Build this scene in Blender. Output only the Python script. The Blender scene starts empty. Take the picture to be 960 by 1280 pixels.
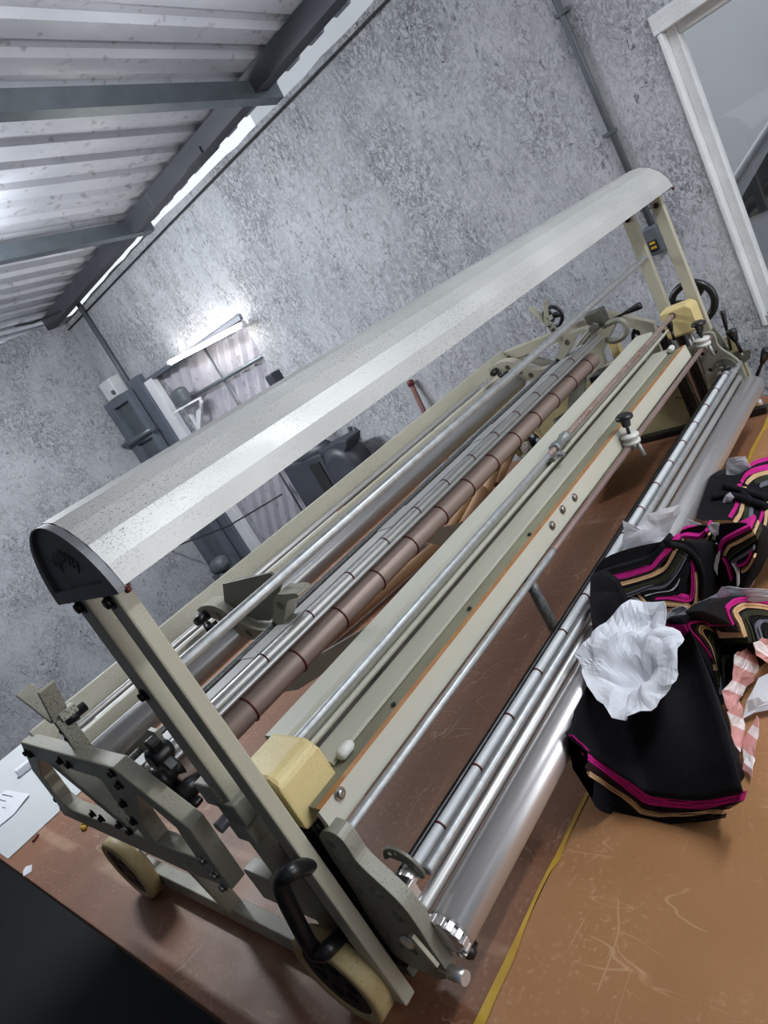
import bpy, bmesh, math, random
from mathutils import Vector, Matrix, noise
random.seed(7)
C = bpy.context.scene.collection
PI = math.pi
# ------------------------------------------------------------------ survey of the photograph (camera solved from its vanishing lines)
F = 866.16
M = Matrix(((0.564131, -0.67532004, -0.47507795), (-0.5178316, 0.1587893, -0.84061667), (0.64312258, 0.7202283, -0.26012409)))
EYE = Vector((0, 0, .85))
MT = M.transposed()
def P(u, v, val, ax='X'):
    d = MT @ Vector(((u - 480) / F, (v - 640) / F, 1))
    i = 'XYZ'.index(ax)
    return EYE + d * ((val - EYE[i]) / d[i])
def YZ(u, v, x):
    p = P(u, v, x); return (p.y, p.z)
def XAT(y, z, u, v):
    best = (1e9, 0)
    for i in range(100, 1400):
        x = i * .002
        c = M @ (Vector((x, y, z)) - EYE)
        e = (480 + F * c.x / c.z - u) ** 2 + (640 + F * c.y / c.z - v) ** 2
        if e < best[0]: best = (e, x)
    return best[1]

# ------------------------------------------------------------------ materials
def lin(c):
    return tuple(((x / 255) / 12.92 if x / 255 <= .04045 else ((x / 255 + .055) / 1.055) ** 2.4) for x in c) + (1,)
def mat(name, col, rough=.5, metal=0, var=None, speck=None, bump=None, emit=None, stretch=None, rvar=0, coat=0):
    """var=(scale, colour, amount): soft blotches; speck=(scale, lo, hi, colour): dirt; bump=(scale, strength, distance)"""
    m = bpy.data.materials.new(name); m.use_nodes = True
    nt = m.node_tree; N = nt.nodes; L = nt.links
    b = N['Principled BSDF']
    b.inputs['Roughness'].default_value = rough; b.inputs['Metallic'].default_value = metal
    b.inputs['Coat Weight'].default_value = coat
    tc = N.new('ShaderNodeTexCoord'); vec = tc.outputs['Object']
    if stretch:
        mp = N.new('ShaderNodeMapping'); mp.inputs['Scale'].default_value = stretch
        L.new(vec, mp.inputs['Vector']); vec = mp.outputs['Vector']
    rgb = N.new('ShaderNodeRGB'); rgb.outputs[0].default_value = lin(col); cur = rgb.outputs[0]
    def mix(fac, cur, c2, amount):
        mx = N.new('ShaderNodeMix'); mx.data_type = 'RGBA'
        mul = N.new('ShaderNodeMath'); mul.operation = 'MULTIPLY'; mul.inputs[1].default_value = amount
        L.new(fac, mul.inputs[0]); L.new(mul.outputs[0], mx.inputs['Factor'])
        L.new(cur, mx.inputs['A']); mx.inputs['B'].default_value = lin(c2)
        return mx.outputs['Result']
    def nz(scale, lo, hi, detail=4, v=None):
        n = N.new('ShaderNodeTexNoise'); n.inputs['Scale'].default_value = scale; n.inputs['Detail'].default_value = detail
        L.new(v or vec, n.inputs['Vector'])
        r = N.new('ShaderNodeMapRange'); r.inputs['From Min'].default_value = lo; r.inputs['From Max'].default_value = hi
        L.new(n.outputs['Fac'], r.inputs['Value']); return r.outputs['Result'], n.outputs['Fac']
    if var:
        f, _ = nz(var[0], .35, .65); cur = mix(f, cur, var[1], var[2])
    if speck:
        f, _ = nz(speck[0], speck[1], speck[2], 3)
        g, _ = nz(6, .35, .6, 2)
        mm = N.new('ShaderNodeMath'); mm.operation = 'MULTIPLY'; L.new(f, mm.inputs[0]); L.new(g, mm.inputs[1])
        cur = mix(mm.outputs[0], cur, speck[3], 1)
    L.new(cur, b.inputs['Base Color'])
    if rvar:
        f, _ = nz(14, .3, .7); r = N.new('ShaderNodeMapRange')
        r.inputs['To Min'].default_value = max(0, rough - rvar); r.inputs['To Max'].default_value = rough + rvar
        L.new(f, r.inputs['Value']); L.new(r.outputs['Result'], b.inputs['Roughness'])
    if bump:
        _, f = nz(bump[0], 0, 1, 6)
        bp = N.new('ShaderNodeBump'); bp.inputs['Strength'].default_value = bump[1]; bp.inputs['Distance'].default_value = bump[2]
        L.new(f, bp.inputs['Height']); L.new(bp.outputs['Normal'], b.inputs['Normal'])
    if emit:
        b.inputs['Emission Color'].default_value = lin(emit[0]); b.inputs['Emission Strength'].default_value = emit[1]
    return m
MA = {}
MA['cream'] = mat('cream_paint', (180, 177, 160), .42, 0, (5, (164, 161, 142), .5), (480, .6, .7, (92, 90, 78)), rvar=.1)
MA['creamdirty'] = mat('cream_paint_dusty', (176, 174, 158), .5, 0, (9, (148, 146, 130), .6), (420, .5, .62, (56, 54, 46)))
MA['board'] = mat('cream_paint_clean', (192, 191, 178), .4, 0, (3, (176, 176, 160), .5))
MA['weather'] = mat('weathered_paint', (152, 150, 126), .5, 0, (12, (112, 110, 92), .8), stretch=(.25, 1, 1))
MA['yellow'] = mat('yellowed_plastic', (216, 199, 144), .45, 0, (16, (196, 176, 116), .5), (520, .58, .68, (110, 94, 60)))
MA['wheel'] = mat('wheel_tyre', (196, 178, 130), .5, 0, (20, (160, 140, 96), .6), (240, .6, .7, (90, 74, 52)))
MA['steel'] = mat('brushed_steel', (204, 204, 202), .36, .62, (6, (176, 176, 176), .5), stretch=(.05, 1, 1), rvar=.04)
MA['steelworn'] = mat('worn_steel', (216, 214, 214), .3, .75, (7, (200, 196, 198), .4), stretch=(.2, 1, 1), rvar=.03)
MA['galv'] = mat('galvanised_steel', (180, 184, 186), .42, .6, (90, (146, 150, 152), .6), rvar=.1)
MA['galvdull'] = mat('dull_galvanised', (150, 153, 153), .5, .5, (260, (96, 98, 98), .8))
MA['alu'] = mat('aluminium_hood', (192, 193, 190), .46, .3, (8, (168, 170, 168), .6), (620, .56, .68, (118, 120, 118)), stretch=(.5, 1, 1), rvar=.08)
MA['cast'] = mat('cast_end_cap', (118, 120, 124), .5, .5, (20, (90, 92, 96), .5))
MA['greyplate'] = mat('grey_bracket_paint', (146, 146, 134), .45, .1, (8, (126, 127, 115), .5), (480, .6, .7, (80, 78, 70)))
MA['darkplate'] = mat('dark_perforated_plate', (120, 120, 108), .5, .3, (14, (60, 60, 56), .6))
MA['black'] = mat('black_plastic', (22, 22, 24), .32, 0, (10, (34, 34, 36), .5))
MA['blackrub'] = mat('black_hub', (26, 26, 26), .6)
MA['darksteel'] = mat('dark_oiled_steel', (72, 72, 74), .4, .9, (30, (40, 40, 42), .6))
MA['pink'] = mat('cork_wrapped_roller', (184, 164, 154), .42, .2, (5, (152, 130, 120), .6), stretch=(.15, 1, 1))
MA['white_tube'] = mat('white_plastic_tube', (206, 211, 214), .35)
MA['ring'] = mat('red_brown_rubber', (92, 26, 26), .5)
MA['rust'] = mat('rusty_tube', (160, 146, 140), .5, .4, (30, (140, 116, 106), .7), (220, .5, .58, (116, 76, 60)))
MA['slat'] = mat('flat_alloy_bar', (186, 188, 188), .42, .35)
MA['rodbrown'] = mat('brown_tarnished_rod', (146, 126, 122), .42, .4, (8, (124, 104, 100), .6), stretch=(.3, 1, 1))
MA['grime_shade'] = mat('grimy_shaded_slot_paint', (104, 96, 84), .7, 0, (20, (70, 64, 56), .7))  # slot floor: grime, with the shade of the recess darkened into the colour
MA['sheet'] = mat('white_table_sheet', (200, 204, 206), .6, 0, (3, (190, 194, 198), .6))
MA['orange'] = mat('rust_line', (168, 110, 60), .6, 0, (30, (190, 140, 90), .6))
MA['bolt'] = mat('blackened_bolt', (52, 52, 52), .4, .8)
MA['screw'] = mat('bright_screw', (170, 170, 168), .3, 1)
MA['whitenylon'] = mat('white_nylon', (205, 206, 200), .4)
MA['paper'] = mat('white_paper', (224, 226, 232), .7, 0, (8, (214, 218, 230), .5))
MA['tissue'] = mat('pink_tissue_stripes', (206, 150, 146), .75)
MA['card'] = mat('brown_cardboard', (184, 148, 112), .75, 0, (9, (150, 116, 84), .6))
MA['cardyellow'] = mat('cream_cardboard', (176, 168, 126), .7, 0, (6, (150, 142, 104), .6))
MA['navy'] = mat('navy_cloth', (22, 26, 40), .8)
MA['pillar'] = mat('white_door_trim', (228, 228, 232), .5, 0, (4, (196, 198, 204), .5))
MA['greywood'] = mat('grey_painted_frame', (98, 104, 116), .55, 0, (6, (82, 88, 98), .6))
MA['conduit'] = mat('grey_conduit', (88, 94, 100), .5, 0, (20, (72, 78, 84), .6))
MA['roofsteel'] = mat('painted_dark_steel', (66, 68, 76), .5, .2, (4, (54, 56, 64), .6))
MA['purlin'] = mat('galvanised_purlin', (120, 128, 134), .42, .6, (12, (98, 106, 112), .6))
MA['cable'] = mat('black_cable', (30, 31, 34), .6)
MA['machine'] = mat('charcoal_machine_paint', (54, 57, 66), .45, 0, (6, (44, 46, 54), .5))
MA['winframe'] = mat('white_window_frame', (218, 220, 222), .45, 0, (10, (190, 194, 196), .5), (300, .62, .7, (150, 146, 140)))
MA['carpaint'] = mat('silver_car_paint', (206, 207, 210), .3, .2, coat=.6)
MA['carglass'] = mat('car_glass', (40, 46, 50), .06, 0)
MA['cartrim'] = mat('car_black_trim', (30, 31, 33), .4)
MA['outwall'] = mat('outside_wall', (206, 207, 208), .9, 0, (1.5, (196, 197, 198), .6))
MA['redrod'] = mat('rusty_red_rod', (132, 98, 92), .6, .2, (20, (100, 66, 60), .6))
MA['yellowtape'] = mat('yellow_glue_strip', (196, 160, 52), .55, 0, (14, (168, 128, 44), .8))
MA['crumb'] = mat('yellow_crumb', (206, 170, 60), .7)
FAB = {}
for k, c, c2 in (('black', (17, 17, 22), (24, 24, 30)), ('pink', (206, 40, 142), (180, 30, 120)), ('beige', (216, 182, 140), (196, 158, 116)), ('olive', (58, 60, 44), (44, 46, 36)),
                 ('grey', (112, 114, 126), (92, 94, 106)), ('white', (214, 216, 222), (196, 198, 206)), ('brown', (50, 32, 36), (38, 26, 28))):
    FAB[k] = mat(k + '_knit_fabric', c, .85, 0, (60, c2, .7), bump=(400, .15, .001))
    FAB[k].node_tree.nodes['Principled BSDF'].inputs['Specular IOR Level'].default_value = .2
MA['tubeglow'] = mat('lit_fluorescent_tube', (255, 250, 240), .4, emit=((255, 250, 240), 26))

def custom(name):
    m = bpy.data.materials.new(name); m.use_nodes = True
    return m, m.node_tree.nodes, m.node_tree.links, m.node_tree.nodes['Principled BSDF']
def math_node(N, L, op, a, b=None, c=None):
    n = N.new('ShaderNodeMath'); n.operation = op
    for i, x in enumerate((a, b, c)):
        if x is None: continue
        if isinstance(x, (int, float)): n.inputs[i].default_value = x
        else: L.new(x, n.inputs[i])
    return n.outputs[0]
def ramp(N, L, f, stops):
    r = N.new('ShaderNodeValToRGB'); L.new(f, r.inputs[0])
    el = r.color_ramp.elements
    while len(el) < len(stops): el.new(.5)
    for e, (p, c) in zip(el, stops): e.position = p; e.color = c if len(c) == 4 else lin(c)
    return r.outputs[0]
def noise_node(N, L, vec, scale, detail=6, rough=.6, dist=0):
    n = N.new('ShaderNodeTexNoise'); n.inputs['Scale'].default_value = scale; n.inputs['Detail'].default_value = detail
    n.inputs['Roughness'].default_value = rough; n.inputs['Distortion'].default_value = dist
    L.new(vec, n.inputs['Vector']); return n.outputs['Fac']

# rough-cast wall: pale grey paint over a torn render, dark fissures where the paint has not reached
def wall_mat():
    m, N, L, b = custom('roughcast_grey_wall')
    g = N.new('ShaderNodeTexCoord').outputs['Object']
    mp = N.new('ShaderNodeMapping'); mp.inputs['Scale'].default_value = (1, 1.25, .8); L.new(g, mp.inputs['Vector']); v = mp.outputs['Vector']
    def mr(f, a, b_, c=0, d=1):
        n = N.new('ShaderNodeMapRange'); n.inputs['From Min'].default_value = a; n.inputs['From Max'].default_value = b_
        n.inputs['To Min'].default_value = c; n.inputs['To Max'].default_value = d; L.new(f, n.inputs['Value']); return n.outputs[0]
    def vein(scale, dist, width): return mr(math_node(N, L, 'ABSOLUTE', math_node(N, L, 'SUBTRACT', noise_node(N, L, v, scale, 7, .7, dist), .5)), 0, width, 1, 0)
    patch = mr(noise_node(N, L, v, 3.2, 4), .36, .6)
    patch2 = mr(noise_node(N, L, v, 9, 3), .4, .62)
    fleck = math_node(N, L, 'MULTIPLY', mr(noise_node(N, L, v, 62, 7, .72, 1.0), .535, .63), math_node(N, L, 'MAXIMUM', math_node(N, L, 'MULTIPLY', patch, .95), .4))
    lines = math_node(N, L, 'MULTIPLY', math_node(N, L, 'MULTIPLY', vein(8, 1.6, .03), patch2), mr(noise_node(N, L, v, 40, 3), .42, .58))
    fine = math_node(N, L, 'MULTIPLY', math_node(N, L, 'MULTIPLY', vein(24, .9, .04), patch), .7)
    mask = math_node(N, L, 'MAXIMUM', math_node(N, L, 'MAXIMUM', fleck, lines), fine)
    base = ramp(N, L, noise_node(N, L, v, 2.5, 4), [(.3, (172, 175, 182)), (.7, (188, 190, 196))])
    mx = N.new('ShaderNodeMix'); mx.data_type = 'RGBA'; L.new(math_node(N, L, 'MULTIPLY', mask, .92), mx.inputs['Factor'])
    L.new(base, mx.inputs['A']); mx.inputs['B'].default_value = lin((36, 38, 43)); L.new(mx.outputs['Result'], b.inputs['Base Color'])
    b.inputs['Roughness'].default_value = .8
    h = math_node(N, L, 'ADD', math_node(N, L, 'MULTIPLY', noise_node(N, L, v, 38, 6, .65, .6), .8), math_node(N, L, 'MULTIPLY', mask, -.9))
    bp = N.new('ShaderNodeBump'); bp.inputs['Strength'].default_value = .45; bp.inputs['Distance'].default_value = .01
    L.new(h, bp.inputs['Height']); L.new(bp.outputs['Normal'], b.inputs['Normal'])
    return m
MA['wall'] = wall_mat()

def table_mat(name, c1, c2, c3, tracks=()):
    m, N, L, b = custom(name)
    g = N.new('ShaderNodeTexCoord').outputs['Object']
    base = ramp(N, L, noise_node(N, L, g, 3, 5), [(.3, c1), (.7, c2)])
    mp = N.new('ShaderNodeMapping'); mp.inputs['Scale'].default_value = (1, 1, 1); L.new(g, mp.inputs['Vector'])
    fine = noise_node(N, L, g, 110, 5, .7)
    fm = N.new('ShaderNodeMapRange'); fm.inputs['From Min'].default_value = .54; fm.inputs['From Max'].default_value = .7; L.new(fine, fm.inputs['Value'])
    patch = N.new('ShaderNodeMapRange'); patch.inputs['From Min'].default_value = .38; patch.inputs['From Max'].default_value = .62; L.new(noise_node(N, L, g, 7, 4), patch.inputs['Value'])
    # scratches: thin level lines of stretched, distorted noise
    scr = None
    for i, (sx, sy, rz) in enumerate(((1.5, 9, .4), (9, 1.5, .2), (2, 8, 1.2), (7, 2, 2.2))):
        q = N.new('ShaderNodeMapping'); q.inputs['Rotation'].default_value = (0, 0, rz); q.inputs['Scale'].default_value = (sx, sy, 1); q.inputs['Location'].default_value = (i * 3.1, i * 1.7, 0)
        L.new(g, q.inputs['Vector'])
        n = noise_node(N, L, q.outputs[0], 1.7, 1.5, .4, .4)
        li = N.new('ShaderNodeMapRange'); li.inputs['From Min'].default_value = 0; li.inputs['From Max'].default_value = .006
        li.inputs['To Min'].default_value = 1; li.inputs['To Max'].default_value = 0
        L.new(math_node(N, L, 'ABSOLUTE', math_node(N, L, 'SUBTRACT', n, .5 + .03 * i)), li.inputs['Value'])
        br = N.new('ShaderNodeMapRange'); br.inputs['From Min'].default_value = .52; br.inputs['From Max'].default_value = .6; L.new(noise_node(N, L, g, 5 + i, 3), br.inputs['Value'])
        s = math_node(N, L, 'MULTIPLY', li.outputs[0], br.outputs[0])
        scr = s if scr is None else math_node(N, L, 'MAXIMUM', scr, s)
    wear = math_node(N, L, 'MAXIMUM', math_node(N, L, 'MULTIPLY', math_node(N, L, 'MULTIPLY', fm.outputs[0], patch.outputs[0]), .55), math_node(N, L, 'MULTIPLY', scr, .6))
    sep = N.new('ShaderNodeSeparateXYZ'); L.new(g, sep.inputs[0])
    for x, w in tracks:   # pale lines rubbed along the table by wheels and cloth
        ln = N.new('ShaderNodeMapRange'); ln.inputs['From Min'].default_value = w * .4; ln.inputs['From Max'].default_value = w; ln.inputs['To Min'].default_value = 1; ln.inputs['To Max'].default_value = 0
        L.new(math_node(N, L, 'ABSOLUTE', math_node(N, L, 'SUBTRACT', sep.outputs[0], x)), ln.inputs['Value'])
        ln2 = math_node(N, L, 'MULTIPLY', math_node(N, L, 'MULTIPLY', ln.outputs[0], patch.outputs[0]), .55)
        wear = math_node(N, L, 'MAXIMUM', wear, ln2)
    mx = N.new('ShaderNodeMix'); mx.data_type = 'RGBA'; L.new(wear, mx.inputs['Factor']); L.new(base, mx.inputs['A']); mx.inputs['B'].default_value = lin(c3)
    L.new(mx.outputs['Result'], b.inputs['Base Color']); b.inputs['Roughness'].default_value = .42
    rr = N.new('ShaderNodeMapRange'); rr.inputs['To Min'].default_value = .36; rr.inputs['To Max'].default_value = .6; L.new(noise_node(N, L, g, 9, 4), rr.inputs['Value']); L.new(rr.outputs[0], b.inputs['Roughness'])
    return m
MA['board_front'] = table_mat('scratched_hardboard', (160, 113, 73), (178, 131, 88), (208, 174, 134))
MA['board_back'] = table_mat('reddish_hardboard', (122, 80, 56), (142, 97, 70), (198, 164, 134), ((-.942, .02), (-.80, .012), (.45, .015)))

def tissue_mat():
    m, N, L, b = custom('pink_white_striped_paper')
    g = N.new('ShaderNodeTexCoord').outputs['Object']
    mp = N.new('ShaderNodeMapping'); mp.inputs['Rotation'].default_value = (.5, .3, .8); L.new(g, mp.inputs['Vector'])
    w = N.new('ShaderNodeTexWave'); w.inputs['Scale'].default_value = 8; w.inputs['Distortion'].default_value = 1.2; L.new(mp.outputs[0], w.inputs['Vector'])
    L.new(ramp(N, L, w.outputs['Fac'], [(.62, (208, 152, 148)), (.72, (232, 222, 222))]), b.inputs['Base Color']); b.inputs['Roughness'].default_value = .7
    return m
MA['tissue'] = tissue_mat()
def corr_mat(name, c1, c2, rough, metal):
    return mat(name, c1, rough, metal, (4, c2, .7), (24, .6, .66, (150, 146, 150)), rvar=.08)
MA['roof'] = corr_mat('zinc_roof_sheet', (186, 188, 196), (168, 170, 178), .42, .1)
MA['gate'] = corr_mat('grey_corrugated_gate', (186, 184, 194), (168, 166, 178), .45, .1)
MA['floor'] = mat('dark_floor', (25, 27, 31), .75, 0, (9, (20, 22, 26), .7), (90, .62, .7, (44, 46, 50)))
MA['glass'] = bpy.data.materials.new('window_glass'); MA['glass'].use_nodes = True
_n = MA['glass'].node_tree.nodes; _l = MA['glass'].node_tree.links; _n.clear()
_o = _n.new('ShaderNodeOutputMaterial'); _t = _n.new('ShaderNodeBsdfTransparent'); _g = _n.new('ShaderNodeBsdfGlossy'); _g.inputs['Roughness'].default_value = .03
_m = _n.new('ShaderNodeMixShader'); _m.inputs[0].default_value = .06; _l.new(_t.outputs[0], _m.inputs[1]); _l.new(_g.outputs[0], _m.inputs[2]); _l.new(_m.outputs[0], _o.inputs[0])

def nvec(q): return Vector((noise.noise(q), noise.noise(q + Vector((17.3, 5.1, 9.7))), noise.noise(q + Vector((-8.2, 31.4, 2.6)))))
# ------------------------------------------------------------------ mesh helpers
def rest(v, low=False):
    x, y, z = v
    if low:
        y = min(y, .657)
        if y > .622 and z < .174: y = .622
    elif y > .657: z = max(z, .226)
    elif y > .622: y, z = (.622, z) if z < .135 else (y, max(z, .174))
    return (x, y, max(z, .0012))
class MB:
    def __init__(s): s.v = []; s.f = []; s.sm = []
    def add(s, vs, fs, smooth=False):
        o = len(s.v); s.v += [tuple(v) for v in vs]
        for f in fs: s.f.append(tuple(i + o for i in f)); s.sm.append(smooth)
        return s
    def box(s, a, b):
        (x0, y0, z0), (x1, y1, z1) = a, b
        return s.add([(x, y, z) for x in (x0, x1) for y in (y0, y1) for z in (z0, z1)], [(0, 1, 3, 2), (4, 6, 7, 5), (0, 4, 5, 1), (2, 3, 7, 6), (0, 2, 6, 4), (1, 5, 7, 3)])
    def bar(s, p, q, w, h, up=(0, 0, 1)):
        p, q = Vector(p), Vector(q); d = (q - p).normalized(); u = Vector(up); a = d.cross(u)
        if a.length < 1e-4: a = d.cross(Vector((1, 0, 0)))
        a.normalize(); c = a.cross(d).normalized()
        vs = [e + a * (i * w / 2) + c * (j * h / 2) for e in (p, q) for i, j in ((-1, -1), (1, -1), (1, 1), (-1, 1))]
        return s.add(vs, [(3, 2, 1, 0), (4, 5, 6, 7), (0, 1, 5, 4), (1, 2, 6, 5), (2, 3, 7, 6), (3, 0, 4, 7)])
    def lathe(s, p, q, prof, n=24, cap=True):
        """prof: (distance along p->q, radius)"""
        p, q = Vector(p), Vector(q); d = (q - p).normalized()
        a = d.orthogonal().normalized(); c = d.cross(a); vs = []
        for t, r in prof:
            vs += [p + d * t + (a * math.cos(2 * PI * k / n) + c * math.sin(2 * PI * k / n)) * r for k in range(n)]
        fs = [(i * n + k, i * n + (k + 1) % n, (i + 1) * n + (k + 1) % n, (i + 1) * n + k) for i in range(len(prof) - 1) for k in range(n)]
        s.add(vs, fs, True)
        if cap:
            o = len(s.v) - len(vs)
            s.f.append(tuple(o + k for k in range(n))[::-1]); s.sm.append(False)
            s.f.append(tuple(o + (len(prof) - 1) * n + k for k in range(n))); s.sm.append(False)
        return s
    def tube(s, p, q, r, n=20):
        return s.lathe(p, q, [(0, r), ((Vector(q) - Vector(p)).length, r)], n)
    def path(s, pts, r, n=10, closed=False):
        pts = [Vector(p) for p in pts]; m = len(pts); fr = None; rings = []
        for i, p in enumerate(pts):
            d = ((pts[(i + 1) % m] if closed or i < m - 1 else p) - (pts[i - 1] if closed or i else p)).normalized()
            a = (fr - d * fr.dot(d)) if fr is not None else d.orthogonal()
            if a.length < 1e-5: a = d.orthogonal()
            a.normalize(); fr = a; c = d.cross(a); rr = r[i] if isinstance(r, (list, tuple)) else r
            rings.append([p + (a * math.cos(2 * PI * k / n) + c * math.sin(2 * PI * k / n)) * rr for k in range(n)])
        vs = [v for q in rings for v in q]; fs = []
        for i in range(m if closed else m - 1):
            j = (i + 1) % m
            fs += [(i * n + k, i * n + (k + 1) % n, j * n + (k + 1) % n, j * n + k) for k in range(n)]
        s.add(vs, fs, True)
        if not closed:
            o = len(s.v) - len(vs); s.f += [tuple(o + k for k in range(n))[::-1], tuple(o + (m - 1) * n + k for k in range(n))]; s.sm += [False, False]
        return s
    def ring(s, c, axis, R, r, n=24, k=8, a0=0, a1=2 * PI):
        c, ax = Vector(c), Vector(axis).normalized(); a = ax.orthogonal().normalized()
        if abs(ax.x) > .9: a = Vector((0, 1, 0))
        b = ax.cross(a); full = abs(a1 - a0) > 6.28
        cnt = n if full else n + 1
        return s.path([c + (a * math.cos(a0 + (a1 - a0) * i / n) + b * math.sin(a0 + (a1 - a0) * i / n)) * R for i in range(cnt)], r, k, full)
    def plate(s, outer, holes, t0, t1, ax='X'):
        """flat plate with holes: outlines in the plane across ax, from t0 to t1 along ax"""
        bm = bmesh.new(); ed = []
        def P3(p, t): return {'X': (t, p[0], p[1]), 'Y': (p[0], t, p[1]), 'Z': (p[0], p[1], t)}[ax]
        for loop in [outer] + list(holes):
            vs = [bm.verts.new(P3(p, t0)) for p in loop]
            ed += [bm.edges.new((vs[i], vs[(i + 1) % len(vs)])) for i in range(len(vs))]
        bmesh.ops.triangle_fill(bm, use_beauty=True, use_dissolve=False, edges=ed)
        g = bmesh.ops.extrude_face_region(bm, geom=bm.faces[:])
        i = 'XYZ'.index(ax)
        for v in g['geom']:
            if isinstance(v, bmesh.types.BMVert): v.co[i] = t1
        # keep the first skin as well
        bm.verts.ensure_lookup_table()
        bmesh.ops.recalc_face_normals(bm, faces=bm.faces[:])
        idx = {v: k for k, v in enumerate(bm.verts)}
        s.add([v.co[:] for v in bm.verts], [tuple(idx[v] for v in f.verts) for f in bm.faces]); bm.free()
        return s
    def extrude(s, prof, x0, x1, smooth=False, close=True):
        n = len(prof)
        vs = [(x, y, z) for x in (x0, x1) for y, z in prof]
        m = n if close else n - 1
        s.add(vs, [(i, (i + 1) % n, n + (i + 1) % n, n + i) for i in range(m)], smooth)
        if close:
            o = len(s.v) - 2 * n; s.f += [tuple(range(o, o + n))[::-1], tuple(range(o + n, o + 2 * n))]; s.sm += [False, False]
        return s
def circ(c, r, n=14, sy=1): return [(c[0] + r * math.cos(2 * PI * k / n), c[1] + r * sy * math.sin(2 * PI * k / n)) for k in range(n)]
def chain_loc(o):
    v = Vector((0, 0, 0))
    while o is not None: v = v + o.location; o = o.parent
    return v
def obj(name, mb, m, parent=None, bevel=0, solid=0, recalc=True):
    off = chain_loc(parent)
    me = bpy.data.meshes.new(name); me.from_pydata([(v[0] - off.x, v[1] - off.y, v[2] - off.z) for v in mb.v], [], mb.f)
    for p, sm in zip(me.polygons, mb.sm): p.use_smooth = sm
    if recalc:
        bm = bmesh.new(); bm.from_mesh(me); bmesh.ops.recalc_face_normals(bm, faces=bm.faces[:]); bm.to_mesh(me); bm.free()
    me.materials.append(m if not isinstance(m, str) else MA[m])
    o = bpy.data.objects.new(name, me); C.objects.link(o); o.parent = parent
    if solid:
        d = o.modifiers.new('thick', 'SOLIDIFY'); d.thickness = solid; d.offset = 0
    if bevel:
        d = o.modifiers.new('bevel', 'BEVEL'); d.width = bevel; d.segments = 2; d.limit_method = 'ANGLE'; d.angle_limit = math.radians(40)
    return o
def tag(o, label=None, cat=None, group=None, kind=None):
    if label: o['label'] = label
    if cat: o['category'] = cat
    if group: o['group'] = group
    if kind: o['kind'] = kind
    return o
def thing(name, loc, label, cat, group=None):
    o = bpy.data.objects.new(name, None); C.objects.link(o); o.location = loc; o.empty_display_size = .1
    return tag(o, label, cat, group)
def struct(name, mb, m, **k): return tag(obj(name, mb, m, **k), kind='structure')

# ================================================================== THE ROOM
XW, YL, ZF = 2.65, 4.98, -.88
PL = P(180, 476, XW)
op_y0, op_y1, op_top = 3.22, 4.36, 1.13            # doorway to the corrugated gate
wi_y0, wi_y1, wi_z0, wi_z1 = -.55, .735, .165, 1.135   # window
top = [(YL, 1.80)]
yy = 4.9
while yy > -2.5:
    top.append((yy, 1.808 + .010 * math.sin(yy * 2.1) + .012 * noise.noise((yy * 6, 0, 0)))); yy -= .11
top.append((-2.6, 1.8))
outer = [(-2.6, ZF), (op_y0, ZF), (op_y0, op_top), (op_y1, op_top), (op_y1, ZF), (YL, ZF)] + top
b = MB(); b.plate(outer, [[(wi_y0, wi_z0), (wi_y1, wi_z0), (wi_y1, wi_z1), (wi_y0, wi_z1)]], XW, XW + .16)
struct('wall_back', b, 'wall')
b = MB(); b.box((-2.4, YL, ZF), (XW + .16, YL + .12, 1.83)); struct('wall_left', b, 'wall')
b = MB(); b.box((-2.52, -2.6, ZF), (-2.4, YL + .12, 2.4)); struct('wall_front', b, 'greywood')  # unseen wall, coloured dark to keep light off the faces towards the camera
b = MB(); b.box((-2.5, -3.3, ZF), (.1, -3.2, 2.3)); struct('wall_right_blocker', b, 'greywood')  # unseen part wall added to block side light from the camera-facing faces
b = MB(); b.box((-2.5, -4, ZF - .1), (9, 8, ZF)); struct('floor', b, 'floor')
# zinc roof: trapezoidal ribs running towards the back wall, falling slightly to it and to the left
def roof_z(x, y): return 2.035 - .1 * (x - 1.5) - .012 * (y - 2.2)
prof = []; y = -2.8; pitch = .176
while y < 5.4:
    for dy, dz in ((0, 0), (.085, 0), (.105, .02), (.155, .02)): prof.append((y + dy, dz))
    y += pitch
b = MB(); vs = []
for x in (-2.5, 2.78):
    for (yy, dz) in prof: vs.append((x, yy, roof_z(x, yy) + dz))
n = len(prof); b.add(vs, [(i, i + 1, n + i + 1, n + i) for i in range(n - 1)])
struct('ceiling', b, 'roof', solid=.002)
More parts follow.
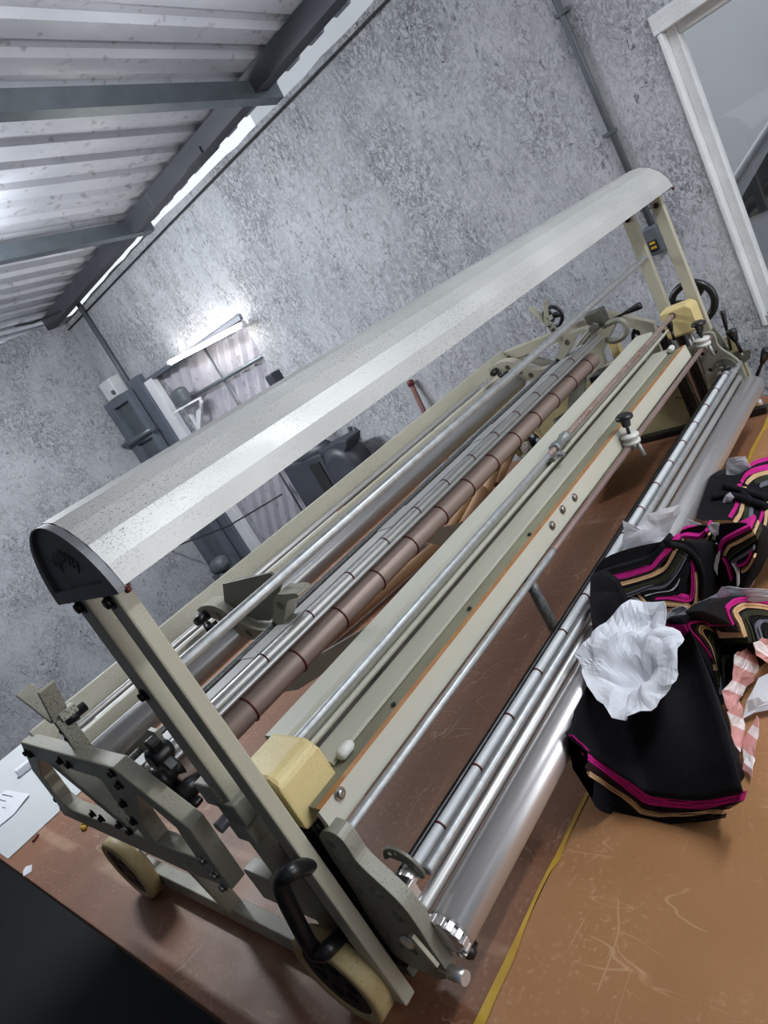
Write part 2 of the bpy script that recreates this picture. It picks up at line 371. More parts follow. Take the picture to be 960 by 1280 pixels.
# beam along the wall head
b = MB()
for y0, y1 in ((-2.4, 3.2), (3.2, YL)):
    def bz(y): return 1.885 - .017 * (y - 2)
    vs = [(x, y, bz(y) + dz) for y in (y0, y1) for x, dz in ((2.50, -.045), (2.58, -.045), (2.58, .045), (2.50, .045))]
    b.add(vs, [(0, 1, 2, 3), (7, 6, 5, 4), (0, 4, 5, 1), (1, 5, 6, 2), (2, 6, 7, 3), (3, 7, 4, 0)])
obj_beam = tag(obj('roof_beam', b, 'roofsteel', bevel=.003), 'dark steel beam running along the top of the rough back wall under the roof', 'beam')
b = MB(); b.box((2.49, 2.66, 1.83), (2.6, 2.82, 1.86)); obj('splice_plate', b, 'roofsteel', obj_beam)
for (yy, lab) in ((2.23, 'galvanised purlin under the zinc roof, the one nearer the camera'), (3.52, 'galvanised purlin under the zinc roof, the one nearer the far left corner')):
    b = MB(); vs = []
    for x in (-2.4, 2.655):
        z = 1.80 + .095 * (2.65 - x)
        vs += [(x, yy - .03, z), (x, yy + .03, z), (x, yy + .03, z + .075), (x, yy + .022, z + .075), (x, yy + .022, z + .008), (x, yy - .022, z + .008), (x, yy - .022, z + .075), (x, yy - .03, z + .075)]
    b.add(vs, [(i, (i + 1) % 8, 8 + (i + 1) % 8, 8 + i) for i in range(8)] + [tuple(range(8))[::-1], tuple(range(8, 16))])
    tag(obj('roof_purlin', b, 'purlin'), lab, 'purlin', 'roof purlins')
# window in the back wall
w = thing('window_1', (XW, .1, wi_z0), 'white framed window in the back wall with a silver car outside', 'window'); tag(w, kind='structure')
b = MB()
for (a0, a1) in (((wi_y1 - .035, wi_z0 + .001), (wi_y1 - .001, wi_z1 - .001)), ((wi_y0 + .001, wi_z0 + .001), (wi_y0 + .035, wi_z1 - .001))):
    b.box((XW + .035, a0[0], a0[1]), (XW + .085, a1[0], a1[1]))
b.box((XW + .037, wi_y0 + .035, wi_z0), (XW + .083, wi_y1 - .035, wi_z0 + .03)); b.box((XW + .037, wi_y0 + .035, wi_z1 - .03), (XW + .083, wi_y1 - .035, wi_z1))
obj('window_frame', b, 'winframe', w, bevel=.004)
b = MB(); b.box((XW - .012, wi_y1 - .002, wi_z0 - .03), (XW + .05, wi_y1 + .012, wi_z1 - .003)); b.box((XW - .012, wi_y0 - .02, wi_z1 - .002), (XW + .05, wi_y1 + .02, wi_z1 + .055))
obj('casing', b, 'winframe', w, bevel=.004)
b = MB(); b.box((XW + .056, wi_y0 + .03, wi_z0 + .025), (XW + .06, wi_y1 - .03, wi_z1 - .025)); obj('pane', b, 'glass', w)
# world outside the window: a wall and a parked car
b = MB(); b.box((8.2, -6, ZF), (8.4, 7.5, 4.5)); struct('wall_outside', b, 'outwall')
XC = 4.3
car = thing('car', (XC + .8, 0, ZF), 'silver car parked outside the window', 'car')
pil = P(903, 224, XC); belt = P(924, 283, XC); roofp = P(960, 138, XC)
zb = belt.z; ya = pil.y
def cy(dy, dz): return (ya + dy, zb + dz)
side = [cy(1.05, -.55), cy(1.08, -.2), cy(.95, -.03), cy(.5, .1), cy(.12, .17), cy(-.02, .22), cy(-.5, .58), cy(-.62, .62), cy(-1.6, .66), cy(-2.4, .4), cy(-2.9, .25), cy(-3.0, -.2), cy(-2.95, -.62), cy(-2.5, -.66), cy(.5, -.66), cy(.95, -.64)]
b = MB(); b.plate(side, [], XC, XC + 1.6); obj('body', b, 'carpaint', car, bevel=.05)
win = [cy(.0, .02), cy(-.04, .12), cy(-.47, .49), cy(-.62, .54), cy(-1.5, .56), cy(-1.9, .36), cy(-1.95, .02)]
b = MB(); b.plate(win, [], XC - .012, XC + .002); obj('side_window', b, 'carglass', car)
b = MB(); b.box((XC - .02, ya - .95, zb + .02), (XC - .01, ya - .9, zb + .56)); obj('door_pillar', b, 'cartrim', car)
b = MB(); b.path([(XC - .01, p[0], p[1]) for p in (cy(.1, .1), cy(-.06, .24), cy(-.5, .56), cy(-.66, .61), cy(-1.6, .63))], .02, 8); obj('roof_rail', b, 'carpaint', car)
for dy in (.55, -2.05):
    b = MB(); b.lathe((XC - .03, ya + dy, ZF + .33), (XC + .2, ya + dy, ZF + .33), [(0, .2), (0, .3), (.03, .33), (.2, .33), (.23, .3)], 28); wh = obj('wheel', b, 'blackrub', car)
    b = MB(); b.lathe((XC - .04, ya + dy, ZF + .33), (XC, ya + dy, ZF + .33), [(0, .05), (.01, .2), (.03, .21)], 20); obj('hub_cap', b, 'steel', wh)
# doorway to the left: white jamb, grey reveal, corrugated gate with welded rods
b = MB(); b.box((XW - .03, op_y1 - .01, ZF), (XW + .02, op_y1 + .10, op_top + .015)); struct('trim_1', b, 'pillar', bevel=.004)
b = MB(); b.box((XW - .05, op_y1 + .1, ZF), (XW + .01, op_y1 + .24, op_top + .08)); b.box((XW - .02, op_y0 - .02, op_top), (XW + .03, op_y1 + .1, op_top + .03)); struct('trim_2', b, 'greywood', bevel=.004)
gx = XW + .06
door = thing('door_1', (gx, 3.8, ZF), 'grey corrugated metal gate standing in the doorway of the back wall', 'gate'); tag(door, kind='structure')
# diagonal ribs: rib axis runs along dv in the YZ plane
dv = Vector((0, -.50, .866)); pv = Vector((0, .866, .5)); cen = Vector((gx, 3.8, .2))
gy0, gy1, gz0, gz1 = 3.05, 4.6, ZF + .02, 1.3
b = MB(); prof2 = []; t = -2.0
while t < 2.0:
    for dt, dx in ((0, 0), (.03, .018), (.06, .018), (.09, 0)): prof2.append((t + dt, dx))
    t += .105
def clip_strip(t):
    lo, hi = -9, 9
    for ax, mn, mxv in ((1, gy0, gy1), (2, gz0, gz1)):
        c0 = cen[ax] + pv[ax] * t; d = dv[ax]
        a, c = sorted(((mn - c0) / d, (mxv - c0) / d)); lo = max(lo, a); hi = min(hi, c)
    return lo, hi
row = []
for t, dx in prof2:
    lo, hi = clip_strip(t)
    if hi > lo: row.append((cen + pv * t + dv * lo + Vector((dx, 0, 0)), cen + pv * t + dv * hi + Vector((dx, 0, 0))))
b.add([p for r in row for p in r], [(2 * i, 2 * i + 1, 2 * i + 3, 2 * i + 2) for i in range(len(row) - 1)])
obj('corrugated_panel', b, 'gate', door, solid=.002)
b = MB(); b.tube((gx - .03, op_y1 - .05, .9), (gx - .03, op_y0 - .1, .9), .013); obj('cross_rail', b, 'purlin', door)
b = MB(); b.tube((gx - .025, 3.72, -.6), (gx - .025, 3.72, 1.12), .008); obj('upright_rod', b, 'conduit', door)
# small white bracket shelf with a dark box on the jamb
q = P(238, 512, XW - .05)
br = thing('wall_bracket', (XW - .02, q.y + .03, q.z), 'small white triangular bracket on the doorway jamb', 'bracket')
b = MB(); b.plate([(q.y + .09, q.z + .03), (q.y - .12, q.z + .03), (q.y - .12, q.z + .0), (q.y + .09, q.z - .17)], [[(q.y + .06, q.z + .005), (q.y - .05, q.z + .005), (q.y + .06, q.z - .10)]], XW - .03, XW - .01); obj('bracket_plate', b, 'pillar', br)
b = MB(); b.box((XW - .12, q.y - .12, q.z + .03), (XW - .005, q.y + .09, q.z + .042)); obj('shelf', b, 'pillar', br)
b = MB(); b.box((XW - .1, q.y - .07, q.z + .042), (XW - .02, q.y + .07, q.z + .16)); tag(obj('siren_box', b, 'conduit', bevel=.03), 'dark grey box on the small white bracket by the doorway', 'box')
# electric cabinet and breaker box in the far corner
p0 = P(137, 492, XW - .02); p1 = P(163, 537, XW - .02)
cab = thing('electric_cabinet', (XW - .05, 4.72, ZF), 'tall grey cabinet in the far corner beside the wall conduit', 'cabinet')
yA, yB = 4.58, 4.97
b = MB(); b.plate([(yA, ZF), (yB, ZF), (yB, 1.16), (yA, 1.16)], [[(yA + .04, .85), (yB - .1, .85), (yB - .1, 1.1), (yA + .04, 1.1)], [(yA + .04, ZF + .1), (yB - .1, ZF + .1), (yB - .1, .8), (yA + .04, .8)]], XW - .12, XW - .06); obj('frame', b, 'greywood', cab, bevel=.004)
b = MB(); b.box((XW - .085, yA + .02, ZF + .05), (XW - .01, yB - .04, 1.13)); obj('back_panel', b, 'conduit', cab)
b = MB(); b.tube((XW - .17, yB - .02, .84), (XW - .13, yA - .05, .85), .018); obj('hinge_bar', b, 'purlin', cab)
b = MB(); b.box((XW - .1, 4.72, 1.165), (XW - .005, 4.9, 1.30)); bb = tag(obj('breaker_box', b, 'winframe', bevel=.006), 'small white breaker box above the grey corner cabinet', 'box')
b = MB(); b.tube((XW - .115, 4.75, 1.2), (XW - .1, 4.75, 1.2), .016); obj('knockout', b, 'conduit', bb)
# wall conduits
pa, pb = P(98, 380, XW - .02), P(207, 562, XW - .02)
b = MB(); b.path([(XW - .02, pa.y, 1.82), (XW - .02, pa.y + .005, 1.2), (XW - .02, pb.y, .3), (XW - .02, pb.y, ZF)], .018, 10)
tag(obj('wall_conduit', b, 'conduit'), 'dark conduit running down the back wall near the far left corner', 'conduit', 'wall conduits')
ya = .975
b = MB(); b.tube((XW - .016, ya + .02, 1.78), (XW - .016, ya - .012, .6), .0115)
cd = tag(obj('wall_conduit', b, 'conduit'), 'dark conduit running down the rough wall behind the raised hood end', 'conduit', 'wall conduits')
for zz in (.95, 1.35):
    b = MB(); b.box((XW - .03, ya - .018, zz), (XW - .001, ya + .028, zz + .012)); obj('pipe_clip', b, 'conduit', cd)
q = P(818, 300, XW - .03)
so = thing('power_socket', (XW - .03, q.y, q.z), 'dark grey power socket box at the foot of the conduit behind the hood end', 'socket')
b = MB(); b.box((XW - .045, q.y - .026, q.z - .05), (XW - .002, q.y + .026, q.z + .05)); obj('box', b, 'conduit', so, bevel=.008)
b = MB(); b.box((XW - .048, q.y - .012, q.z - .036), (XW - .044, q.y + .020, q.z + .004)); fp = obj('outlet', b, 'black', so, bevel=.002)
b = MB()
for dz in (-.032, -.012): b.box((XW - .0495, q.y - .006, q.z + dz * .8), (XW - .0478, q.y + .014, q.z + dz * .8 + .009))
obj('yellow_contact', b, 'yellowtape', fp)
# cables
b = MB(); b.path([(XW - .014, YL, 1.745), (XW - .014, 3.4, 1.76), (XW - .014, 1.4, 1.77), (XW - .014, -1, 1.8)], .005, 8); tag(obj('overhead_cable', b, 'cable'), 'thin black cable stretched level along the top of the back wall', 'cable')
b = MB(); pts = [P(*a) for a in ((-60, 625, 1.5), (0, 653, 1.9), (43, 666, 2.1), (130, 690, 2.25), (222, 682, 2.3), (285, 658, 2.32), (352, 618, 2.34))]
b.path(pts, .005, 8); tag(obj('hanging_cable', b, 'cable'), 'thin black cable sagging behind the hood to the charcoal machine', 'cable')
b = MB(); pts = [P(*a) for a in ((-40, 418, 2.3), (40, 404, 2.4), (76, 389, 2.5))]; b.path(pts, .006, 8); tag(obj('roof_cable', b, 'cable'), 'short black cable under the roof edge in the far left corner', 'cable')
# lit fluorescent tube above the doorway
ta, tb = P(213, 453, XW - .1), P(302, 406, XW - .1)
lt = thing('fluorescent_lamp', (XW - .06, (ta.y + tb.y) / 2, ta.z), 'lit fluorescent tube fixed above the doorway on the back wall', 'lamp')
b = MB(); b.tube(ta, tb, .014); obj('tube', b, 'tubeglow', lt)
d = (tb - ta).normalized(); b = MB(); b.bar(ta - d * .03 + Vector((.045, 0, .0)), tb + d * .03 + Vector((.045, 0, .0)), .03, .02); obj('batten', b, 'pillar', lt, bevel=.003)
b = MB(); b.lathe(ta - d * .03, ta, [(0, .016), (.03, .016)], 12); b.lathe(tb, tb + d * .03, [(0, .016), (.03, .016)], 12); obj('end_cap', b, 'pillar', lt)
# things on the floor against the back wall
mx = 2.40
c0 = P(352, 585, mx); c1 = P(440, 560, mx); dome = P(382, 597, mx)
mc = thing('grinding_machine', (mx + .1, (c0.y + c1.y) / 2, ZF), 'charcoal workshop machine with domed top standing before the corrugated gate', 'machine')
yl, yr = c0.y, c1.y
zt = c0.z
yr2 = c1.y
b = MB(); b.box((mx, yl - .36, ZF), (mx + .17, yl, zt)); obj('cabinet', b, 'machine', mc, bevel=.012)
b = MB(); b.lathe((mx + .085, yl - .21, zt - .02), (mx + .085, yl - .21, zt + .075), [(0, .085), (.045, .082), (.075, .062), (.095, .03)], 24); b.v = [(x, yl - .21 + (y - yl + .21) * 2.0, z) for x, y, z in b.v]; obj('dome', b, 'machine', mc)
b = MB(); b.bar((mx + .09, yl - .25, zt + .05), (mx + .09, yl - .25, zt + .5), .08, .06, (0, 1, 0)); obj('column', b, 'machine', mc, bevel=.01)
b = MB(); b.lathe((mx + .005, yr2 + .19, zt - .13), (mx + .165, yr2 + .19, zt - .13), [(0, .08), (.015, .135), (.145, .135), (.16, .09)], 28); obj('motor_drum', b, 'machine', mc)
b = MB(); b.plate([(yl - .34, zt - .16), (yr2 + .06, zt - .02), (yr2 + .03, zt + .02), (yr2 + .1, zt + .03), (yl - .34, zt + .015)], [], mx + .02, mx + .15); obj('guard', b, 'machine', mc, bevel=.01)
b = MB(); b.box((mx - .008, yl - .33, zt - .5), (mx + .002, yl - .24, zt - .04)); obj('cover_strip', b, 'cartrim', mc)
s0, s1 = P(437, 534, XW - .03), P(452, 590, XW - .06)
dd = (s1 - s0); k = (ZF - s0.z) / dd.z
b = MB(); b.tube(s0, s0 + dd * k, .014); tag(obj('leaning_bar', b, 'machine'), 'dark bar leaning on the back wall right of the charcoal machine', 'bar')
s0, s1 = P(513, 478, XW - .03), P(531, 517, XW - .06); dd = (s1 - s0); k = (ZF - s0.z) / dd.z
b = MB(); b.tube(s0, s0 + dd * k, .013); rr = tag(obj('leaning_rod', b, 'redrod'), 'rusty red rod leaning on the back wall behind the rear machine beam', 'rod')
b = MB(); b.lathe(s0 - dd.normalized() * .012, s0 + dd.normalized() * .02, [(0, .012), (.006, .018), (.03, .018)], 12); obj('knob_end', b, 'ring', rr)
q = P(272, 708, 2.30)
vi = thing('clamp_motor', (2.30, q.y, ZF), 'dark cylindrical motor on a stand at the foot of the white jamb', 'motor')
b = MB(); b.lathe((2.32, q.y + .07, q.z - .02), (2.32, q.y - .10, q.z + .02), [(0, .04), (.02, .06), (.13, .06), (.15, .045), (.17, .02)], 24); obj('drum', b, 'conduit', vi)
b = MB(); b.lathe((2.32, q.y, ZF), (2.32, q.y, q.z - .05), [(0, .16), (.02, .16), (.03, .04), (q.z - .05 - ZF, .04)], 16); obj('stand', b, 'conduit', vi)
b = MB(); b.box((2.26, q.y + .02, q.z - .12), (2.38, q.y + .08, q.z - .05)); obj('foot_plate', b, 'conduit', vi)

# ================================================================== CUTTING TABLE
tab = thing('cutting_table', (1.2, 1.2, ZF), 'long brown hardboard cutting table carrying the machine', 'table')
TX0, TX1, YS = .146, 2.33, .672
b = MB(); b.box((TX0, -1.2, -.03), (TX1, YS, 0)); tag(obj('tabletop', b, 'board_front', tab, bevel=.002), 'orange brown scratched front board of the tabletop')
b = MB(); b.box((TX0, YS + .002, -.03), (TX1, 3.27, -.0005)); tag(obj('tabletop', b, 'board_back', tab, bevel=.002), 'reddish brown board of the tabletop under the machine')
b = MB(); b.box((TX0 + .12, -1.1, -.12), (TX0 + .17, 3.2, -.03)); b.box((TX1 - .17, -1.1, -.12), (TX1 - .12, 3.2, -.03)); b.box((TX0 + .12, -1.1, -.12), (TX1 - .12, -1.05, -.03)); b.box((TX0 + .12, 3.15, -.12), (TX1 - .12, 3.2, -.03)); obj('apron', b, 'roofsteel', tab)
for x in (TX0 + .2, TX1 - .2):
    for y in (-.9, 1.2, 3.1):
        b = MB(); b.box((x - .03, y - .03, ZF), (x + .03, y + .03, -.04)); obj('leg', b, 'roofsteel', tab)
# yellow glue along the joint
b = MB(); vs = []; K = 90
for i in range(K + 1):
    x = TX0 + (TX1 - TX0) * i / K
    wdt = max(.0015, .006 + .010 * noise.noise((x * 5, 2.2, 0)) + .006 * noise.noise((x * 22, 1, 0)))
    if noise.noise((x * 7, 9.1, 0)) < -.2: wdt *= .4
    o2 = .004 * noise.noise((x * 9, 5, 3))
    for yy in (YS + .004 + o2, YS - wdt + o2): vs.append((x, yy, .0012))
b.add(vs, [(2 * i, 2 * i + 1, 2 * i + 3, 2 * i + 2) for i in range(K)]); tag(obj('glue_strip', b, 'yellowtape', tab), 'yellow glue strip along the board joint')
# white sheet laid over the far left end
e0, e1 = P(8, 1073, .001, 'Z'), P(78, 1015, .001, 'Z')
b = MB(); K = 14; vs = []
for i in range(K + 1):
    x = TX0 + .01 + 2.1 * i / K
    vs += [(x, e0.y - .015 + .004 * math.sin(i), .0015), (x, 3.268, .0015)]
b.add(vs, [(2 * i, 2 * i + 1, 2 * i + 3, 2 * i + 2) for i in range(K)]); tag(obj('table_sheet', b, 'sheet', solid=.0012), 'large white paper sheet covering the far left end of the table', 'paper sheet')
# little things on that end
q0, q1 = P(20, 967, .02, 'Z'), P(48, 945, .02, 'Z')
b = MB(); dirv = Vector((q1.x - q0.x, q1.y - q0.y, 0)); b.bar(Vector((q0.x, q0.y, .018)), Vector((q0.x, q0.y, .018)) + dirv.normalized() * .32, .034, .03); tag(obj('paper_roll', b, 'paper', bevel=.006), 'small white paper block lying on the white sheet behind the frame corner', 'paper')
nt_ = [P(8, 988, .004, 'Z'), P(38, 994, .004, 'Z'), P(18, 1018, .004, 'Z'), P(-40, 1065, .004, 'Z'), P(-70, 1040, .004, 'Z')]
note = MB(); note.add([(p.x, p.y, .006 + .004 * (i == 1)) for i, p in enumerate(nt_)], [(0, 1, 2, 3, 4)])
no = tag(obj('receipt', note, 'paper', solid=.0006), 'small creased receipt lying on the white sheet at the left edge', 'receipt')
b = MB(); a0, a1, a2 = nt_[0], nt_[1], nt_[3]
for i in range(1, 9):
    t = i / 10; s = a0.lerp(nt_[4], t); e = a1.lerp(a2, t)
    p, q = s.lerp(e, .12), s.lerp(e, .5 + .4 * random.random()); b.bar((p.x, p.y, .0085), (q.x, q.y, .0085), .0035, .0004)
obj('print_line', b, MA['conduit'], no)
q = P(108, 1032, 0, 'Z'); b = MB()
for i in range(6):
    a = Vector((q.x + random.uniform(-.012, .012), q.y + random.uniform(-.02, .02), .006)); b.lathe(a - Vector((0, 0, .006)), a + Vector((0, 0, .006)), [(0, .004), (.005, .007), (.011, .003)], 6)
tag(obj('crumbs', b, 'crumb'), 'cluster of tiny yellow crumbs on the brown board near the frame', 'crumbs', kind='stuff')
q = P(45, 1049, 0, 'Z'); b = MB(); b.bar((q.x - .01, q.y - .008, .004), (q.x + .012, q.y + .008, .004), .008, .008); tag(obj('dark_chip', b, 'ring', bevel=.002), 'dark chip lying on the brown board beside the white sheet edge', 'chip')
q = P(33, 1088, 0, 'Z'); b = MB(); b.add([(q.x - .015, q.y - .02, .0008), (q.x + .004, q.y - .035, .0008), (q.x + .018, q.y, .0008), (q.x + .006, q.y + .022, .0008), (q.x - .006, q.y + .012, .0008)], [(0, 1, 2, 3, 4)]); tag(obj('paper_scrap', b, 'paper', solid=.0006), 'torn white paper scrap stuck near the table edge', 'scrap')

# ================================================================== THE SPREADING MACHINE
XN, XF = .235, 2.26
mach = thing('fabric_spreading_machine', (1.2, 1.15, 0), 'long cream fabric spreading machine with aluminium hood and steel rollers on the table', 'machine')
def roll(name, y, z, r, x0, x1, m, parent=mach, n=28, lab=None):
    b = MB(); b.lathe((x0, y, z), (x1, y, z), [(0, r * .86), (.004, r), (x1 - x0 - .004, r), (x1 - x0, r * .86)], n)
    o = obj(name, b, m, parent)
    if lab: o['label'] = lab
    return o
def bolt(c, r=.006, parent=mach, ax=(-1, 0, 0), m='bolt', name='bolt', h=.005):
    c = Vector(c); a = Vector(ax); b = MB()
    b.lathe(c, c + a, [(0, r * 1.35), (h * .4, r * 1.35)], 14); b.lathe(c + a * h * .4, c + a, [(0, r), (h, r * .95), (h * 1.2, r * .6)], 6)
    return obj(name, b, m, parent)
# --- side frames
FO = [(1.518, .460), (1.065, .458), (.934, .365), (.945, .241), (1.087, .232), (1.662, .234), (1.628, .285), (1.614, .372)]
FH = [[(1.487, .418), (1.575, .36), (1.588, .29), (1.545, .272), (1.185, .285), (1.172, .420)], [(1.045, .410), (1.135, .33), (1.140, .285), (.998, .290), (.985, .355)]]
for x0, x1, nm in ((XN, XN + .027, 0), (XF, XF + .027, 1)):
    b = MB(); b.plate(FO, FH, x0, x1); fr = obj('side_frame', b, 'cream', mach, bevel=.0025)
    if nm == 0:
        for u, v in ((34, 940), (40, 942), (76, 950), (87, 955), (141, 965), (150, 980), (155, 1003), (168, 1025), (117, 1016), (128, 1022), (150, 1030), (163, 1038), (255, 1073), (270, 1092), (280, 1107)):
            p = P(u, v, x0); bolt(p, .0065, fr, m='screw' if u > 250 else 'bolt')
        for u, v in ((68, 1003), (76, 1014)):
            p = P(u, v, x0); bolt(p + Vector((.012, .006, 0)), .008, fr, (0, 1, .2))
    else:
        for yy, zz in ((1.1, .44), (1.3, .44), (.96, .33), (1.48, .43)): bolt((x0, yy, zz), .007, fr)
    b = MB(); xo = x0 + .006
    b.bar((xo + .012, 1.47, .44), (xo + .012, 1.2, .25), .022, .03, (1, 0, 0)); obj('brace', b, 'creamdirty', mach, bevel=.002)
# --- base rails, legs and wheels
for xr, sgn in ((.276, 1), (2.215, -1)):
    b = MB(); b.box((xr, .80, .012), (xr + .026, 1.60, .052)); obj('base_rail', b, 'creamdirty', mach, bevel=.002)
    xs = XN + .012 if sgn > 0 else XF + .015
    b = MB(); b.bar((xs, 1.07, .25), (xr + .012, 1.22, .045), .026, .03, (1, 0, 0)); obj('frame_leg', b, 'cream', mach, bevel=.002)
    for yw in (1.56, .845):
        x0, x1 = (.242, .274) if sgn > 0 else (2.243, 2.275)
        R_ = .08; b = MB(); b.lathe((x0, yw, R_), (x1, yw, R_), [(.004, .061), (0, .064), (0, .075), (.004, R_), (.028, R_), (.032, .075), (.032, .061)], 48, cap=False)
        # inner wall of the tyre
        b.lathe((x0, yw, R_), (x1, yw, R_), [(.004, .061), (.032, .061)], 48, cap=False)
        w = obj('wheel', b, 'wheel', mach, recalc=True)
        b = MB(); xm = x0 + (.003 if sgn > 0 else .021)
        hub = [(yw + .062 * math.cos(a), R_ + .062 * math.sin(a)) for a in [2 * PI * k / 40 for k in range(40)]]
        holes = [[(yw + .033 * math.cos(a0) + .0125 * math.cos(t), R_ + .033 * math.sin(a0) + .0125 * math.sin(t)) for t in [2 * PI * k / 12 for k in range(12)]] for a0 in [2 * PI * k / 6 for k in range(6)]]
        b.plate(hub, holes, xm, xm + .008); b.lathe((x0 + .002, yw, R_), (x1, yw, R_), [(0, .008), (.003, .013), (.03, .013)], 18)
        obj('hub', b, 'blackrub', w, bevel=.001)
        b = MB(); xa, xb = (x1 - .004, xr + .03) if sgn > 0 else (xr, x0 + .004)
        b.tube((xa, yw, R_), (xb, yw, R_), .008); b.lathe((xb if sgn > 0 else xa, yw, R_), (xb + .01 if sgn > 0 else xa - .01, yw, R_), [(0, .014), (.01, .014)], 6); obj('axle', b, 'steelworn', w)
        b = MB(); b.box((xr - .002, yw - .022, .04), (xr + .012, yw + .022, .105)); obj('axle_bracket', b, 'creamdirty', mach, bevel=.003)
# --- four posts and the hood
posts = []
for (xa, xb) in ((.27, .292), (2.185, 2.207)):
    for (ya_, yb_) in ((.752, .785), (.84, .876)):
        front = ya_ < .8
        b = MB(); b.box((xa, ya_, .037 if front else .17), (xb, yb_, .735)); p = obj('post', b, 'cream', mach, bevel=.003); posts.append(p)
        if xa < 1:
            bolt((xa, (ya_ + yb_) / 2, .712), .0075, p)
            if not front: q = P(176, 868, xa); bolt((xa, .862, q.z), .007, p)
        else: bolt((xa, (ya_ + yb_) / 2, .70), .006, p)
HP = [(.9065, .727), (.900, .752), (.886, .778), (.865, .800), (.840, .814), (.813, .8185), (.786, .814), (.761, .800), (.740, .778), (.726, .752), (.7195, .727)]
b = MB(); n = len(HP)
vs = [(x, y, z) for x in (.274, 2.216) for (y, z) in HP]
b.add(vs, [(i, i + 1, n + i + 1, n + i) for i in range(n - 1)]); 
lip = [(.274, HP[0][0] - .008, .727), (2.216, HP[0][0] - .008, .727), (.274, HP[-1][0] + .008, .727), (2.216, HP[-1][0] + .008, .727)]
o = len(b.v); b.v += lip; b.f += [(0, n, o + 1, o), (n - 1, 2 * n - 1, o + 3, o + 2)]; b.sm += [False, False]
hood = obj('hood', b, 'alu', mach, solid=.003)
def spline(pts, k=5):
    out = []
    for i in range(len(pts) - 1):
        p0, p1, p2, p3 = pts[max(0, i - 1)], pts[i], pts[i + 1], pts[min(len(pts) - 1, i + 2)]
        for j in range(k):
            t = j / k; out.append(tuple(.5 * ((2 * p1[q]) + (-p0[q] + p2[q]) * t + (2 * p0[q] - 5 * p1[q] + 4 * p2[q] - p3[q]) * t * t + (-p0[q] + 3 * p1[q] - 3 * p2[q] + p3[q]) * t ** 3) for q in range(len(p1))))
    return out + [pts[-1]]
arch = spline(HP, 4)
cy_, cz_ = .813, .76
inner = [(cy_ + (y - cy_) * .80, .738 + (z - .727) * .86) for y, z in arch]
for (xa, xb, face) in ((.264, .276, 1), (2.214, 2.226, -1)):
    b = MB(); b.plate([(y, z) for y, z in arch] + [(.7195, .7215), (.9065, .7215)], [inner], xa, xb)
    b.plate([(cy_ + (y - cy_) * .995, z) for y, z in inner], [], xa + .005, xb - .001)
    cap = obj('end_cap', b, 'cast', mach, bevel=.0012)
    if face == 1:
        # raised cast lettering, worn beyond reading: short ribs fanned along the arch
        b = MB()
        G = {0: [((0, 0), (.35, 1)), ((.35, 1), (.7, 0))], 1: [((0, 1), (0, .15)), ((0, .15), (.55, .15)), ((.55, .15), (.55, 1))], 2: [((0, 0), (0, 1)), ((0, 1), (.5, .8)), ((.5, .8), (0, .5)), ((0, .5), (.55, 0))], 3: [((0, 0), (.3, 1)), ((.3, 1), (.6, 0)), ((.12, .4), (.48, .4))], 4: [((0, 0), (0, 1)), ((.5, 0), (.5, 1))]}
        for k, g in enumerate((0, 4, 1, 2, 3, 4, 2)):
            a = math.radians(152 - k * 19); ca = Vector((0, .813 - 0, .748))
            rad = Vector((0, -math.cos(a) * -1, math.sin(a))); tan = Vector((0, -rad.z, rad.y)) * -1
            for (p, q) in G[g]:
                def W_(p): return Vector((xa + .0045, 0, 0)) + ca + rad * (.022 + .017 * p[1]) * 1.0 + tan * ((p[0] - .3) * .014)
                b.bar(W_(p), W_(q), .0016, .0022, (1, 0, 0))
        obj('embossed_lettering', b, 'cast', cap)
    for yy in (HP[0][0] - .006, HP[-1][0] + .004):
        bolt((xa + .012, yy, .724), .004, cap, (0, 0, -1), 'ring', 'rivet')
    bolt((xa + .012, .875, .795), .004, cap, (0, .8, .6), 'screw', 'rivet')
# overhead stretcher rod between the rear posts
roll('stretcher_rod', .8515, .577, .009, .292, 2.19, 'galv')
# --- rear beam, tubes and rear roller
RB = [(1.497, .467), (1.492, .467), (1.486, .418), (1.506, .414), (1.508, .418), (1.492, .422)]
b = MB(); b.plate([(1.512, .467), (1.497, .468), (1.487, .420), (1.502, .417)], [], XN + .02, XF + .01); rb = obj('rear_beam', b, 'cream', mach, bevel=.002)
b = MB(); b.plate([(1.43, .4245), (1.412, .4235), (1.408, .398), (1.43, .396)], [], XN + .03, XF - .05); obj('inner_beam', b, 'cream', mach, bevel=.002)
roll('guide_rod', 1.462, .4245, .0075, .262, 1.98, 'steel')
roll('guide_rod', 1.448, .408, .005, .262, 1.98, 'black')
roll('rear_roller', 1.30, .4015, .029, .262, 1.98, 'steel')
roll('spacer_rod', 1.135, .4215, .006, .27, 2.06, 'galvdull')
b = MB(); b.plate([(1.115, .423), (1.07, .4275), (1.07, .4235), (1.115, .417)], [], .27, 2.04); fs = obj('fabric_slat', b, 'slat', mach, bevel=.001)
for x in (.52, .95, 1.38, 1.8):
    b = MB(); b.plate([(1.117, .4245), (1.068, .429), (1.068, .427), (1.117, .4225)], [], x, x + .11); obj('slat_joint', b, 'alu', fs)
sh = roll('bar_roller', 1.062, .4145, .0118, .27, 2.13, 'steel')
tr = roll('tension_rod', 1.046, .4065, .0045, .27, 2.13, 'steel')
pk = roll('cork_roller', 1.05, .3745, .0235, .29, 2.02, 'pink')
